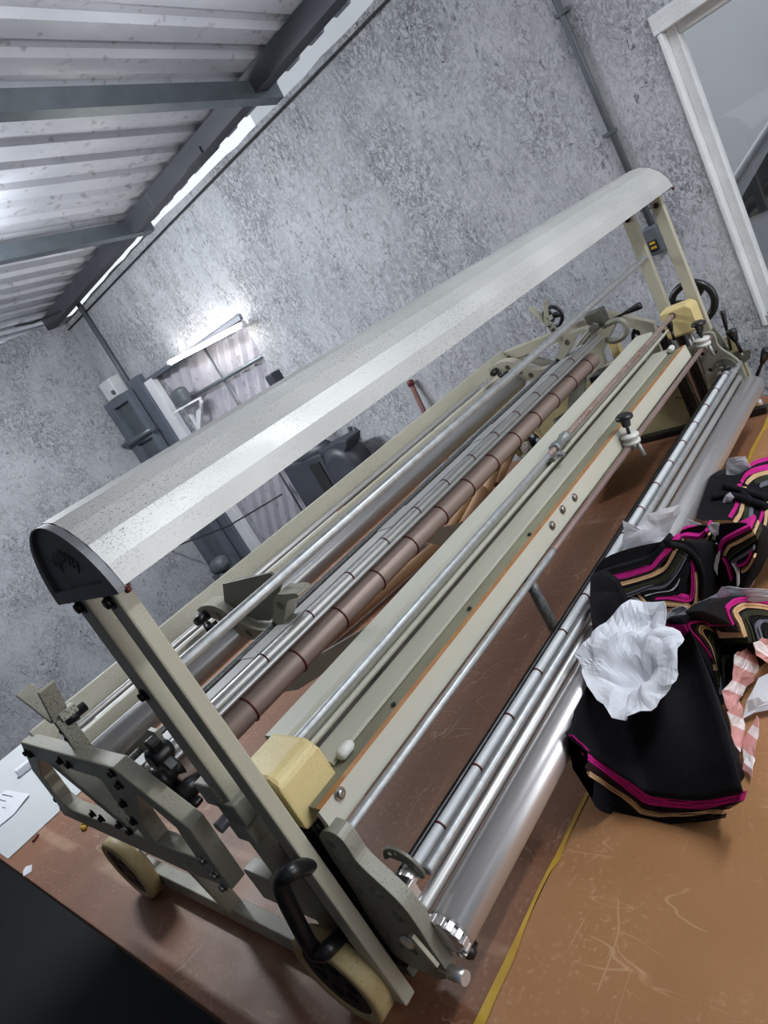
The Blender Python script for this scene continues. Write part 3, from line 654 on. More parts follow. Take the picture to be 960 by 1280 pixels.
for i in range(13):
    x = .405 + i * .1255
    b = MB(); b.ring((x, 1.062, .4145), (1, 0, 0), .0122, .0016, 20, 6); obj('rubber_ring', b, 'ring', sh)
    b = MB(); b.ring((x + .045, 1.05, .3745), (1, 0, 0), .0240, .002, 24, 6); obj('rubber_ring', b, 'ring', pk)
# hook brackets round the rear roller
HK = [YZ(u, v, .62) for u, v in ((246, 763), (252, 758), (264, 757), (278, 763), (295, 775), (310, 784), (325, 788), (337, 785), (341, 775), (343, 746), (355, 743), (369, 742), (373, 747), (360, 751), (357, 765), (353, 780), (345, 790), (332, 799), (318, 800), (305, 797), (292, 788), (278, 778), (262, 772), (254, 771))]
HL = [YZ(u, v, .62) for u, v in ((273, 769), (293, 781), (311, 792), (344, 783), (350, 757))]
GP = [YZ(u, v, .64) for u, v in ((278, 730), (337, 716), (352, 729), (348, 742), (348, 762), (337, 776), (322, 776), (305, 768), (280, 752))]
def hook(x):
    b = MB(); b.plate(spline(HK + [HK[0]], 3)[:-1], [circ(c, .010, 10) for c in HL], x, x + .034); h = obj('hook_bracket', b, 'cream', mach, bevel=.002)
    if x < 1: b = MB(); b.plate(GP, [], x + .02, x + .026); obj('guard_plate', b, 'greyplate', h, bevel=.001)
    y, z = YZ(258, 768, .62)
    b = MB(); b.lathe((x - .03, y, z), (x + .004, y, z), [(0, .008), (.012, .012), (.034, .012)], 14); b.path([(x - .02, y - .02, z - .012), (x - .03, y - .035, z - .02), (x - .01, y - .045, z - .018)], .009, 8); obj('pivot', b, 'black', h)
hook(.62); hook(1.955)
# forked levers on the rear rods
for (xq, pts) in ((.262, ((30, 862), (57, 858), (76, 896), (102, 934))), (2.2, ((662, 384), (682, 375), (683, 400), (700, 420)))):
    L1, L2, J, B_ = [P(u, v, xq) for u, v in pts]
    b = MB(); b.bar(L1, J + Vector((0, .008, 0)), .032, .006, (0, 1, 0)); b.bar(L2, J, .030, .006, (0, 1, 0)); b.bar(J, B_ + Vector((0, 0, -.03)), .026, .014, (0, 1, 0)); b.box((J.x - .004, J.y - .012, J.z - .008), (J.x + .026, J.y + .012, J.z + .008))
    fl = obj('fork_lever', b, 'creamdirty', mach, bevel=.0015)
    b = MB(); b.lathe(J + Vector((.0, 0, -.012)), J + Vector((.04, 0, -.012)), [(0, .009), (.02, .012), (.022, .009), (.04, .009)], 16); obj('pivot', b, 'darksteel', fl)
    for dz in (-.01, -.03):
        bolt(J + (B_ - J) * (.2 - dz * 12) + Vector((-.007, 0, 0)), .005, fl)
# near clamp plate with black knobs
b = MB(); p = [YZ(u, v, .30) for u, v in ((152, 945), (184, 913), (193, 916), (212, 945), (196, 985), (175, 975))]; b.plate(p, [], .30, .308); cp = obj('clamp_plate', b, 'greyplate', mach, bevel=.001)
k0 = P(207, 936, .290); b = MB()
for i in range(3):
    a = PI / 2 + i * 2 * PI / 3 + .4; b.bar(k0 + Vector((-.012, 0, 0)), k0 + Vector((-.012, .031 * math.cos(a), .031 * math.sin(a))), .02, .018, (1, 0, 0))
b.lathe(k0 + Vector((-.028, 0, 0)), k0 + Vector((.01, 0, 0)), [(0, .012), (.004, .018), (.03, .018), (.038, .01)], 18); obj('star_knob', b, 'black', cp, bevel=.003)
k0 = P(208, 968, .285); b = MB(); b.lathe(k0 + Vector((-.02, 0, 0)), k0 + Vector((.02, 0, 0)), [(0, .012), (.0, .022), (.012, .026), (.014, .018), (.03, .018), (.04, .024)], 20); b.lathe(k0 + Vector((-.01, -.03, -.03)), k0 + Vector((.03, -.03, -.03)), [(0, .01), (.0, .016), (.02, .016), (.04, .01)], 16); obj('chain_wheel', b, 'darksteel', cp)
b = MB(); b.bar(k0 + Vector((-.005, .03, -.01)), k0 + Vector((0, -.05, -.05)), .01, .016, (1, 0, 0)); obj('lever', b, 'black', cp, bevel=.003)
b = MB(); b.tube((.265, 1.12, .34), (.34, 1.12, .34), .022); b.tube((.262, 1.30, .40), (.28, 1.30, .40), .034); b.tube((.25, 1.24, .34), (.34, 1.24, .34), .018); obj('bearing', b, 'steelworn', mach)
# joint blocks between frame and rear post
q = [P(u, v, .262) for u, v in ((258, 995), (285, 1018), (298, 1040))]
for i, p in enumerate(q):
    b = MB(); b.box((.264, p.y - .024, p.z - .022), (.312, p.y + .024, p.z + .016)); obj('joint_block', b, 'creamdirty' if i != 1 else 'greyplate', mach, bevel=.003)
b = MB(); p = q[2]; b.tube((.25, p.y + .02, p.z + .015), (.31, p.y + .02, p.z + .015), .009); obj('pivot_pin', b, 'steelworn', mach)
b = MB(); b.box((.262, .878, .19), (.287, .945, .25)); obj('joint_plate', b, 'cream', mach, bevel=.002)
# --- cutter track between the lifting columns
S = 1.044
def bq(y, z): return (y * S, .85 - (.85 - z) * S)
tx0, tx1 = .385, 2.03
b = MB(); b.plate([bq(*a) for a in ((.866, .398), (.866, .411), (.862, .413), (.818, .411), (.814, .402), (.800, .402), (.796, .407), (.792, .407), (.790, .395), (.779, .395), (.777, .4005), (.7705, .4005), (.7705, .3985), (.778, .391), (.80, .386))], [], tx0, tx1); ch = obj('track_channel', b, 'board', mach)
b = MB(); b.plate([bq(*a) for a in ((.90, .336), (.90, .326), (.712, .326), (.712, .336))], [], tx0, tx1); obj('track_base', b, 'grime_shade', mach)
b = MB(); b.plate([bq(*a) for a in ((.784, .3805), (.784, .376), (.738, .374), (.738, .3795))], [], tx0, 1.90); obj('track_board', b, 'board', mach)
b = MB(); b.plate([bq(*a) for a in ((.752, .3725), (.752, .366), (.7065, .366), (.7065, .3735))], [], .318, 1.90); tb_ = obj('track_strip', b, 'weather', mach)
b = MB(); b.plate([bq(*a) for a in ((.7070, .3762), (.7070, .372), (.6972, .372), (.6972, .3765))], [], .316, 1.90); obj('rust_line', b, 'orange', tb_)
b = MB(); b.plate([bq(*a) for a in ((.7050, .371), (.7050, .341), (.694, .341), (.697, .3762))], [], .312, 1.90); fb = obj('track_front', b, 'board', mach)
fy = .697 * S
for u, v in ((425, 992), (690, 657), (703, 637), (718, 622)):
    p = P(u, v, .6955 * S, 'Y'); bolt(p, .0065, fb, (0, -1, 0), 'screw', 'screw', .003)
for u, v in ((492, 881), (587, 761), (662, 668)):
    p = P(u, v, .374 * S + .85 * (1 - S) + .0008, 'Z'); b = MB(); b.lathe(p, p + Vector((0, 0, .002)), [(0, .004), (.002, .004)], 10); obj('rivet', b, 'bolt', tb_)
p = P(384, 948, .40); b = MB(); b.lathe(p, p + Vector((.0, -.01, .0)), [(0, .012), (.008, .012), (.01, .006)], 14); obj('end_screw', b, 'screw', ch)
# white nylon rollers at the ends of the strip
for x in (.392, 1.87):
    b = MB(); yy, zz = bq(.728, .382); b.lathe((x, yy, zz), (x + .028, yy, zz), [(0, .005), (.004, .0085), (.022, .0085), (.028, .005)], 16); obj('nylon_roller', b, 'whitenylon', mach)
# cutter rail tube
yt, zt_ = bq(.78, .4155)
roll('rail_tube', yt, zt_, .0068, .36, 1.22, 'galv')
roll('rail_tube', yt, zt_, .0070, 1.22, 2.14, 'rust', lab='rust mottled rail tube')
xc = XAT(yt, zt_, 688, 568)
b = MB(); b.lathe((xc + .02, yt, zt_), (xc + .09, yt, zt_), [(0, .009), (.002, .014), (.012, .014), (.014, .011), (.055, .011), (.057, .014), (.07, .012)], 18); b.bar((xc + .01, yt, zt_ - .004), (xc + .01, yt - .024, zt_ - .014), .012, .006); b.box((xc - .012, yt - .012, zt_ - .014), (xc + .02, yt + .012, zt_ - .005)); obj('rail_clamp', b, 'galvdull', mach)
# yellow end blocks
def block(x0, x1):
    b = MB(); y0, y1 = .758, .852; zb_, zm, zt2 = .328, .403, .415
    prof = [(y0, zb_), (y1, zb_), (y1, zm + .006), (y1 - .008, zt2), (y0 + .014, zt2), (y0, zm)]
    b.plate(prof, [], x0, x1); return obj('end_block', b, 'yellow', mach, bevel=.006)
block(.30, .375)
fbk = block(2.115, 2.18)
b = MB(); b.tube((2.113, yt, zt_), (2.118, yt, zt_), .0095); obj('rod_hole', b, 'black', fbk)
# lifting columns
for xm in (.325, 2.15):
    b = MB()
    for yy, r in ((.80, .009), (.845, .009)): b.tube((xm, yy, .03), (xm, yy, .40), r)
    obj('column_rod', b, 'steelworn' if xm > 1 else 'darksteel', mach)
    b = MB(); b.box((xm - .012, .815, .03), (xm + .012, .832, .38)); b.box((xm - .02, .862, .02), (xm + .012, .885, .36)); obj('column_rail', b, 'black' if xm < 1 else 'darksteel', mach, bevel=.002)
    b = MB(); pts = []
    for i in range(240):
        a = i * .55; pts.append((xm + .004 + .0085 * math.cos(a), .775 + .0085 * math.sin(a), .05 + .32 * i / 240))
    b.path(pts, .0018, 5); b.tube((xm + .004, .775, .03), (xm + .004, .775, .39), .0055); obj('lead_screw', b, 'black', mach)
    b = MB(); b.box((xm - .01, .79, .012), (xm + .02, .88, .032)); obj('column_foot', b, 'darkplate', mach, bevel=.002)
b = MB(); b.box((2.085, .745, .20), (2.135, .78, .30)); b.box((2.09, .705, .17), (2.13, .74, .25)); b.tube((2.07, .76, .17), (2.07, .76, .30), .012); b.tube((2.075, .72, .13), (2.075, .72, .25), .01); obj('lift_carriage', b, 'darksteel', mach, bevel=.002)
# --- front rods, perforated plates and the draw roller
fr_y, fr_z = .713, .315
roll('front_rod', fr_y, fr_z, .0062, .318, .95, 'galv')
roll('front_rod', fr_y, fr_z, .0062, .95, 2.05, 'rodbrown', lab='rusty brown front rod')
PLN = [YZ(u, v, .305) for u, v in ((398, 1046), (412, 1070), (440, 1112), (465, 1155), (490, 1190), (512, 1207), (532, 1217), (552, 1225), (560, 1218), (543, 1192), (523, 1160), (503, 1133), (480, 1110), (458, 1090), (444, 1075), (436, 1062), (425, 1048), (412, 1040), (403, 1039))]
def clear_of(c, r, poly):
    c = Vector(c)
    for i in range(len(poly)):
        a, b_ = Vector(poly[i]), Vector(poly[(i + 1) % len(poly)]); d = b_ - a; t = max(0, min(1, (c - a).dot(d) / max(1e-9, d.dot(d))))
        if (a + d * t - c).length < r + .002: return False
    return True
PLS = spline(PLN + [PLN[0]], 3)[:-1]
holes = []; taken = []
for u, v, r_ in ((414, 1056, .0075), (420, 1075, .007), (432, 1096, .007), (442, 1084, .009), (449, 1113, .007), (470, 1117, .011), (466, 1143, .007), (496, 1146, .010), (482, 1168, .007), (516, 1188, .008), (500, 1182, .006)):
    c = YZ(u, v, .305)
    if clear_of(c, r_, PLS) and all((Vector(c) - Vector(q)).length > r_ + r2 + .002 for q, r2 in taken): holes.append(circ(c, r_, 12)); taken.append((c, r_))
for (x0, x1, mm) in ((.305, .327, 'greyplate'), (2.045, 2.057, 'greyplate')):
    b = MB(); b.plate(PLS, holes, x0, x1); pp = obj('perforated_plate', b, mm, mach, bevel=.0025)
    b = MB(); s = -1 if x0 < 1 else 1; xx = x0 - .004 if x0 < 1 else x1 + .004
    q1 = YZ(510, 1176, .305)
    b.lathe((xx, q1[0], q1[1]), (xx + .004, q1[0], q1[1]), [(0, .011), (.004, .013)], 6); obj('bolt', b, 'steelworn', pp)
    xs_ = x0 + .018 if x0 < 1 else x1 - .012
    a1, a2, a3, a4 = [YZ(u, v, .318) for u, v in ((516, 1150), (534, 1176), (526, 1178), (556, 1214))]
    b = MB(); b.bar((xs_, *a1), (xs_, *a2), .014, .007, (1, 0, 0)); b.bar((x0 - .006, *YZ(514, 1168, .30)), (x0 - .006, *YZ(546, 1206, .30)), .010, .006, (1, 0, 0)); obj('adjust_lever', b, 'cream', pp, bevel=.001)
    c = Vector((x0 + .004, *YZ(549, 1213, x0 if x0 < 1 else .309))); e = P(574, 1224, .309) - P(549, 1213, .309); e.normalize()
    b = MB(); b.lathe(c, c + e * .05, [(0, .0055), (.016, .0055), (.016, .009), (.042, .009)], 18); obj('threaded_stub', b, 'steelworn', pp)
roll('tension_tube', .706, .214, .0052, .315, 2.06, 'darksteel')
wt = roll('grooved_tube', .690, .214, .0078, .345, 2.06, 'white_tube', lab='white plastic tube with red rubber rings')
for i in range(16):
    x = .425 + i * .1035; b = MB(); b.ring((x, .690, .214), (1, 0, 0), .0082, .0016, 18, 6); obj('rubber_ring', b, 'ring', wt)
roll('guide_tube', .670, .2115, .0075, .36, 2.065, 'galv')
roll('nip_roller', .6815, .1755, .0095, .331, 2.06, 'steel')
dr = roll('draw_roller', .657, .1395, .0312, .335, 2.055, 'steelworn', n=40)
b = MB(); b.lathe((.322, .657, .1395), (.336, .657, .1395), [(0, .012), (.002, .025), (.012, .025)], 24)
for k in range(14):
    a = 2 * PI * k / 14; c = Vector((.329, .657 + .028 * math.cos(a), .1395 + .028 * math.sin(a))); b.bar(c - Vector((.006, 0, 0)), c + Vector((.006, 0, 0)), .008, .0065, (0, math.cos(a), math.sin(a)))
obj('gear', b, 'steelworn', dr, bevel=.0008)
b = MB(); b.lathe((.329, .648, .104), (.35, .648, .104), [(0, .006), (.003, .011), (.012, .011), (.015, .007), (.021, .007)], 18); obj('idler', b, 'darksteel', mach)
# clamps on the rod ends, near and far
for x in (.352, 2.02):
    pl = [(.70 + .034 * math.cos(a), .218 + .034 * math.sin(a)) for a in [PI * (.05 + .95 * k / 16) for k in range(17)]] + [(.668, .21), (.678, .204), (.69, .228), (.716, .232)]
    b = MB(); b.plate(pl, [circ((.713, .24), .004, 8), circ((.70, .243), .003, 8)], x, x + .005); cl = obj('clamp_disc', b, 'darkplate', mach, bevel=.001)
    b = MB(); b.lathe((x - .03, .690, .214), (x + .004, .690, .214), [(0, .0105), (.014, .0105), (.015, .0125), (.024, .0125), (.034, .0095)], 18); b.box((x - .032, .672, .198), (x - .012, .712, .222)); obj('clamp_collar', b, 'steelworn', cl, bevel=.001)
    b = MB(); b.box((x - .029, .675, .2225), (x - .014, .70, .2265)); obj('clamp_window', b, 'black', cl)
# small knob with pulley on the front rod
def pulley(x, s=1):
    c = Vector((x, fr_y - .004, fr_z)); up = Vector((0, -.12, 1)).normalized()
    b = MB(); b.lathe(c + up * .004, c + up * .035, [(0, .010), (.002, .020), (.008, .020), (.010, .013), (.015, .013), (.017, .020), (.022, .020), (.024, .008)], 24); r_ = obj('thread_pulley', b, 'whitenylon', mach)
    b = MB(); b.lathe(c + up * .025, c + up * .09, [(0, .004), (.022, .004), (.022, .009), (.036, .011), (.040, .019), (.046, .019), (.05, .014)], 20); obj('knob', b, 'black', r_)
    b = MB(); b.tube(c + Vector((0, -.012, .008)), c + Vector((0, -.016, -.03)), .005); b.lathe(c + Vector((-.012, 0, 0)), c + Vector((.012, 0, 0)), [(0, .010), (.024, .010)], 14); obj('pin', b, 'galv', r_)
pulley(XAT(fr_y, fr_z, 793, 560)); pulley(1.965)
b = MB(); xq = XAT(.73, .07, 645, 762); b.tube((xq, .80, .03), (xq, .725, .07), .012); b.tube((xq - .02, .78, .0), (xq - .02, .78, .33), .011); obj('support_tube', b, 'galvdull', mach)
# black carrying handle on the near posts
hp = [P(392, 1080, .285), P(362, 1090, .247), P(352, 1108, .240), P(366, 1142, .240), P(388, 1182, .240), P(400, 1191, .242), P(410, 1186, .248), P(433, 1163, .288)]
b = MB(); b.path(spline([tuple(p) for p in hp], 6), .0115, 14); obj('handle', b, 'black', mach)
b = MB(); b.box((.289, .785, .09), (.296, .90, .30)); obj('handle_plate', b, 'darkplate', mach, bevel=.001)
# --- far end: handwheels, levers, hooks
def handwheel(c, R_, r, spokes=3, rot=.3):
    c = Vector(c); b = MB(); b.ring(c, (1, 0, 0), R_, r, 36, 10)
    for i in range(spokes):
        a = rot + i * 2 * PI / spokes; d = Vector((0, math.cos(a), math.sin(a))); b.bar(c + d * R_ * .2, c + d * R_, R_ * .36, r * 1.1, (1, 0, 0))
    hw = obj('handwheel', b, 'black', mach)
    b = MB(); b.lathe(c + Vector((-.03, 0, 0)), c + Vector((.03, 0, 0)), [(0, R_ * .2), (.004, R_ * .26), (.05, R_ * .3), (.06, R_ * .26)], 20); obj('hub', b, 'darksteel', hw)
    b = MB(); b.tube(c + Vector((.03, 0, 0)), c + Vector((-.08, 0, 0)), R_ * .14); obj('shaft', b, 'steelworn', hw)
hq = P(866, 379, 2.35); handwheel(hq, .066, .012)
hq = P(691, 396, 2.33); handwheel(hq, .036, .007, 3, 1.2)
hq = P(808, 420, 2.34); handwheel(hq, .045, .007, 3, .8)
def lever(base, tip, r0=.0045, kr=.012):
    base, tip = Vector(base), Vector(tip); d = tip - base; L = d.length; u = d.normalized()
    b = MB(); b.tube(base, base + d * .6, r0); lv = obj('lever', b, 'darksteel', mach)
    b = MB(); b.lathe(base + d * .5, tip, [(0, kr * .5), (L * .2, kr * .75), (L * .42, kr), (L * .49, kr * .9), (L * .5, kr * .4)], 16); obj('grip', b, 'black', lv)
lever(P(760, 402, 2.18), P(802, 381, 2.2)); lever(P(927, 440, 2.1), P(913, 412, 2.1), .005, .015); lever(P(946, 470, 2.08), P(960, 436, 2.08), .005, .015); lever(P(914, 438, 2.16), P(903, 388, 2.19), .004, .008)
lever(P(843, 425, 2.1), P(836, 403, 2.1), .004, .01)
b = MB(); b.path(spline([tuple(P(u, v, 2.14)) for u, v in ((753, 408), (772, 400), (782, 406), (781, 418), (770, 426), (757, 425))], 5), .0095, 10); obj('hook', b, 'greyplate', mach)
b = MB(); p = P(748, 397, 2.15); b.box((2.13, p.y - .02, p.z - .03), (2.18, p.y + .035, p.z + .025)); b.tube((2.1, p.y + .01, p.z - .02), (2.2, p.y + .01, p.z - .02), .014); obj('rod_holder', b, 'darkplate', mach, bevel=.003)
b = MB(); b.path(spline([tuple(P(u, v, 2.12)) for u, v in ((655, 470), (690, 462), (715, 440), (735, 415), (745, 405), (735, 420), (712, 448), (690, 470))], 5), .007, 8); obj('bent_strap', b, 'greyplate', mach)
b = MB(); p = P(772, 437, 2.2); b.bar(P(766, 425, 2.2), P(776, 450, 2.2), .03, .03, (1, 0, 0)); obj('stop_block', b, 'yellow', mach, bevel=.003)
pl = [YZ(u, v, 2.10) for u, v in ((900, 462), (903, 452), (918, 440), (938, 437), (938, 448), (925, 458), (918, 466))]
b = MB(); b.plate(pl, [circ(YZ(915, 449, 2.10), .006, 10), circ(YZ(928, 443, 2.10), .005, 10)], 2.10, 2.108); obj('index_plate', b, 'darkplate', mach, bevel=.001)
b = MB(); pl = [YZ(u, v, 2.12) for u, v in ((868, 432), (893, 408), (905, 425), (918, 455), (885, 470))]; b.plate(pl, [circ(YZ(885, 448, 2.12), .008, 10), circ(YZ(893, 458, 2.12), .007, 10), circ(YZ(884, 436, 2.12), .007, 10)], 2.12, 2.128); obj('far_plate', b, 'greyplate', mach, bevel=.001)
# inner low parts: cross gussets, cream end sheet
for pts in (((347, 866), (392, 822), (470, 776), (458, 792), (430, 825), (372, 862)), ((528, 676), (548, 660), (584, 652), (574, 664), (552, 682))):
    q = [P(u, v, 1.44, 'Y') for u, v in pts]
    b = MB(); b.plate([(p.x, p.z) for p in q], [], 1.436, 1.444, 'Y'); obj('cross_gusset', b, 'greyplate', mach, bevel=.001)
b = MB(); b.box((2.195, .70, .018), (2.203, 1.45, .26)); es = obj('end_sheet', b, 'cardyellow', mach)
b = MB(); b.box((2.165, .68, .004), (2.195, 1.45, .022)); obj('end_sheet_edge', b, 'darksteel', mach, bevel=.002)
b = MB(); b.path([(2.193, .82, .10), (2.192, .86, .115), (2.193, .90, .112), (2.192, .93, .12)], .0018, 6); b.path([(2.193, .81, .10), (2.193, .82, .085), (2.193, .90, .09)], .0012, 6); obj('crease_wire', b, 'darksteel', es)
b = MB(); b.box((2.02, 1.0, .24), (2.1, 1.09, .32)); b.box((2.05, 1.02, .18), (2.14, 1.12, .25)); b.lathe((1.98, 1.04, .27), (2.1, 1.04, .27), [(0, .02), (.01, .035), (.12, .035)], 18); obj('drive_motor', b, 'black', mach, bevel=.004)
b = MB(); b.bar((1.75, 1.03, .30), (1.99, 1.10, .345), .05, .008); b.bar((1.6, .98, .18), (1.66, 1.02, .34), .05, .008, (1, 0, 0)); obj('gusset_plate', b, 'darkplate', mach, bevel=.001)
# cardboard tubes and scraps lying under the machine
tubes = [((640, 650), (500, 740), .16, .022, 'thick brown cardboard tube lying under the cork roller, the nearest of the tubes'), ((600, 700), (560, 760), .12, .0, ''), ]
def card_tube(a, b_, r, lab):
    a, b_ = Vector(a), Vector(b_); d = b_ - a; L = d.length
    m = MB(); m.lathe(a, b_, [(0, r - .003), (0, r), (L, r), (L, r - .003)], 20, cap=False); m.lathe(a, b_, [(0, r - .003), (L, r - .003)], 20, cap=False)
    return tag(obj('cardboard_tube', m, 'card', recalc=False), lab, 'tube', 'cardboard tubes under the machine')
def lean(u0, v0, u1, v1, z0=.024):
    a = P(u0, v0, z0, 'Z'); return a, P(u1, v1, a.y, 'Y')
a, c = P(402, 806, .024, 'Z'), P(552, 676, .024, 'Z'); card_tube(a, c, .019, 'long brown cardboard tube lying on the table under the cork roller, nearest the camera')
for (q, lab) in (((562, 664, 586, 626), 'first of the short brown cardboard tubes leaning under the cork roller, left of the others'), ((580, 656, 604, 612), 'second short brown cardboard tube leaning under the cork roller'), ((603, 628, 622, 578), 'third short brown cardboard tube leaning under the cork roller'), ((620, 606, 640, 562), 'last short brown cardboard tube leaning under the cork roller, nearest the dark motor')):
    a, c = lean(*q); card_tube(a, c, .019, lab)
def crumple(name, outline, m, lab, cat, z_fn=None, amp=.01, freq=30, rings=7, seed=0, solid=.0008, centre=None, grp=None, smooth=False, parent=None):
    """sheet: fan of rings from the centre out to the outline, folded by cell noise"""
    pts = [Vector(p) for p in outline]; n = len(pts)
    c = Vector(centre) if centre else sum(pts, Vector()) / n
    b = MB(); vs = [c.copy()]
    for k in range(1, rings + 1):
        t = k / rings
        for p in pts: vs.append(c.lerp(p, t))
    out = []
    for i, v in enumerate(vs):
        q = v * freq + Vector((seed * 3.7, seed, 0))
        d = nvec(q) * amp + nvec(q * 2.3) * amp * .5
        w_ = v + d
        if z_fn: w_.z = z_fn(v, w_)
        out.append(w_)
    fs = [(0, 1 + k, 1 + (k + 1) % n) for k in range(n)]
    for r in range(rings - 1):
        o0, o1 = 1 + r * n, 1 + (r + 1) * n
        for k in range(n):
            k2 = (k + 1) % n
            fs += [(o0 + k, o1 + k, o1 + k2), (o0 + k, o1 + k2, o0 + k2)]
    b.add(out, fs, smooth)
    o = obj(name, b, m, parent, solid=solid, recalc=False)
    if lab: tag(o, lab, cat, grp)
    return o
def dense(pts, step=.02):
    out = []
    for i in range(len(pts)):
        a, c = Vector(pts[i]), Vector(pts[(i + 1) % len(pts)]); k = max(1, int((c - a).length / step))
        out += [a.lerp(c, j / k) for j in range(k)]
    return out
crumple('cardboard_scrap', dense([(1.75, 1.12, .03), (2.08, 1.25, .04), (2.08, 1.02, .12), (1.85, 1.0, .08)], .05), 'cardyellow', 'pale folded cardboard sheet lying under the machine behind the tubes', 'cardboard', amp=.012, freq=9, rings=3, solid=.003)
crumple('dark_rag', dense([P(u, v, .012, 'Z') for u, v in ((512, 700), (520, 684), (538, 678), (534, 690))], .02), 'navy', 'dark navy cloth scrap lying behind the cardboard tubes', 'cloth', amp=.01, freq=20, rings=5)
#FABRIC
# ================================================================== CUT FABRIC BUNDLES AND PAPERS
def offset_px(line, w):
    """a band of width w about a polyline, as two edges"""
    L, R = [], []
    for i, p in enumerate(line):
        a, c = line[max(0, i - 1)], line[min(len(line) - 1, i + 1)]
        dx, dy = c[0] - a[0], c[1] - a[1]; l = math.hypot(dx, dy) or 1
        ww = w[i] if isinstance(w, (list, tuple)) else w
        L.append((p[0] - dy / l * ww / 2, p[1] + dx / l * ww / 2)); R.append((p[0] + dy / l * ww / 2, p[1] - dx / l * ww / 2))
    return L, R
def slab(mb, loop3, ext, jag=0):
    """closed outline extruded along ext"""
    n = len(loop3); e = Vector(ext)
    bm = bmesh.new(); vs = [bm.verts.new(p) for p in loop3]; ed = [bm.edges.new((vs[i], vs[(i + 1) % n])) for i in range(n)]
    bmesh.ops.triangle_fill(bm, use_beauty=True, use_dissolve=False, edges=ed)
    bm.verts.ensure_lookup_table(); idx = {v: i for i, v in enumerate(bm.verts)}
    tris = [tuple(idx[v] for v in f.verts) for f in bm.faces]; pts = [v.co.copy() for v in bm.verts]; bm.free()
    m = len(pts)
    mb.add(pts + [p + e for p in pts], tris + [tuple(m + i for i in t)[::-1] for t in tris] + [(i, (i + 1) % n, m + (i + 1) % n, m + i) for i in range(n)])
def bundle(root, D, bands, ext, name='fabric_layer', plies=3):
    """D(u,v) gives the 3-D point; each band is (colour, polyline, width); built as plies of cloth seen edge-on"""
    for bi, (colr, line, w) in enumerate(bands):
        line = spline([tuple(p) for p in line], 4)
        if isinstance(w, (list, tuple)): w = [w[min(len(w) - 1, int(i * len(w) / len(line)))] for i in range(len(line))]
        mb = MB()
        for k in range(plies):
            f0 = (k / plies - .5) ; f1 = ((k + .9) / plies - .5)
            A, B = [], []
            for i, p in enumerate(line):
                a, c = line[max(0, i - 1)], line[min(len(line) - 1, i + 1)]
                dx, dy = c[0] - a[0], c[1] - a[1]; l = math.hypot(dx, dy) or 1; ww = w[i] if isinstance(w, list) else w
                A.append((p[0] - dy / l * ww * f0, p[1] + dx / l * ww * f0)); B.append((p[0] - dy / l * ww * f1, p[1] + dx / l * ww * f1))
            A = A[:]; sh = random.uniform(-.002, .0025)
            loop = [D(*p) + Vector(ext) * (sh / Vector(ext).length) for p in A + B[::-1]]
            # a flat prism per short piece keeps bent strips true
            n = len(A); P0 = loop[:n]; P1 = loop[n:][::-1]; e = Vector(ext)
            vs = []
            for i in range(n): vs += [P0[i], P1[i], P0[i] + e, P1[i] + e]
            fs = []
            for i in range(n - 1):
                a, c = 4 * i, 4 * (i + 1)
                fs += [(a, c, c + 1, a + 1), (a + 2, a + 3, c + 3, c + 2), (a, a + 2, c + 2, c), (a + 1, c + 1, c + 3, a + 3)]
            fs += [(0, 1, 3, 2), (4 * n - 4, 4 * n - 2, 4 * n - 1, 4 * n - 3)]
            mb.add(vs, fs)
        mb.v = [rest(v, root['low']) for v in mb.v]; o = obj(name, mb, FAB[colr], root)
        if colr != 'black': o['label'] = colr + ' fabric layer'
def body(root, D, outline, ext, bulge=.0, name='black_fabric', colr='black', rows=6):
    """a soft lump: the outline swept back along ext, shrinking and sinking at the far end"""
    pts = spline([tuple(p) for p in outline] + [tuple(outline[0])], 3)[:-1]
    P0 = [D(*p) for p in pts]; c = sum(P0, Vector()) / len(P0); e = Vector(ext); n = len(P0); vs = []
    for r in range(rows + 1):
        t = r / rows; s = 1 - .45 * max(0, t - .35) ** 2 / .42
        for i, p in enumerate(P0):
            q = c + (p - c) * s + e * t
            q += nvec(q * 14) * bulge * min(1, t * 4)
            q.z = max(.001, q.z); vs.append(q)
    mb = MB(); fs = [(r * n + i, r * n + (i + 1) % n, (r + 1) * n + (i + 1) % n, (r + 1) * n + i) for r in range(rows) for i in range(n)]
    mb.add(vs, fs, True)
    m = len(mb.v); mb.add([c + e * .004, c + e], [], False)
    o0 = 0
    mb.f += [(m, (i + 1) % n, i) for i in range(n)] + [(m + 1, rows * n + i, rows * n + (i + 1) % n) for i in range(n)]; mb.sm += [False] * n + [True] * n
    mb.v = [rest(v, root['low']) for v in mb.v]
    return obj(name, mb, FAB[colr], root)
def plane_D(*q):
    a, b_, c = [P(*k) for k in q]; n = (b_ - a).cross(c - a)
    def D(u, v):
        d = MT @ Vector(((u - 480) / F, (v - 640) / F, 1)); return EYE + d * ((a - EYE).dot(n) / d.dot(n))
    return D
G_ = 'striped bundles of cut fabric'
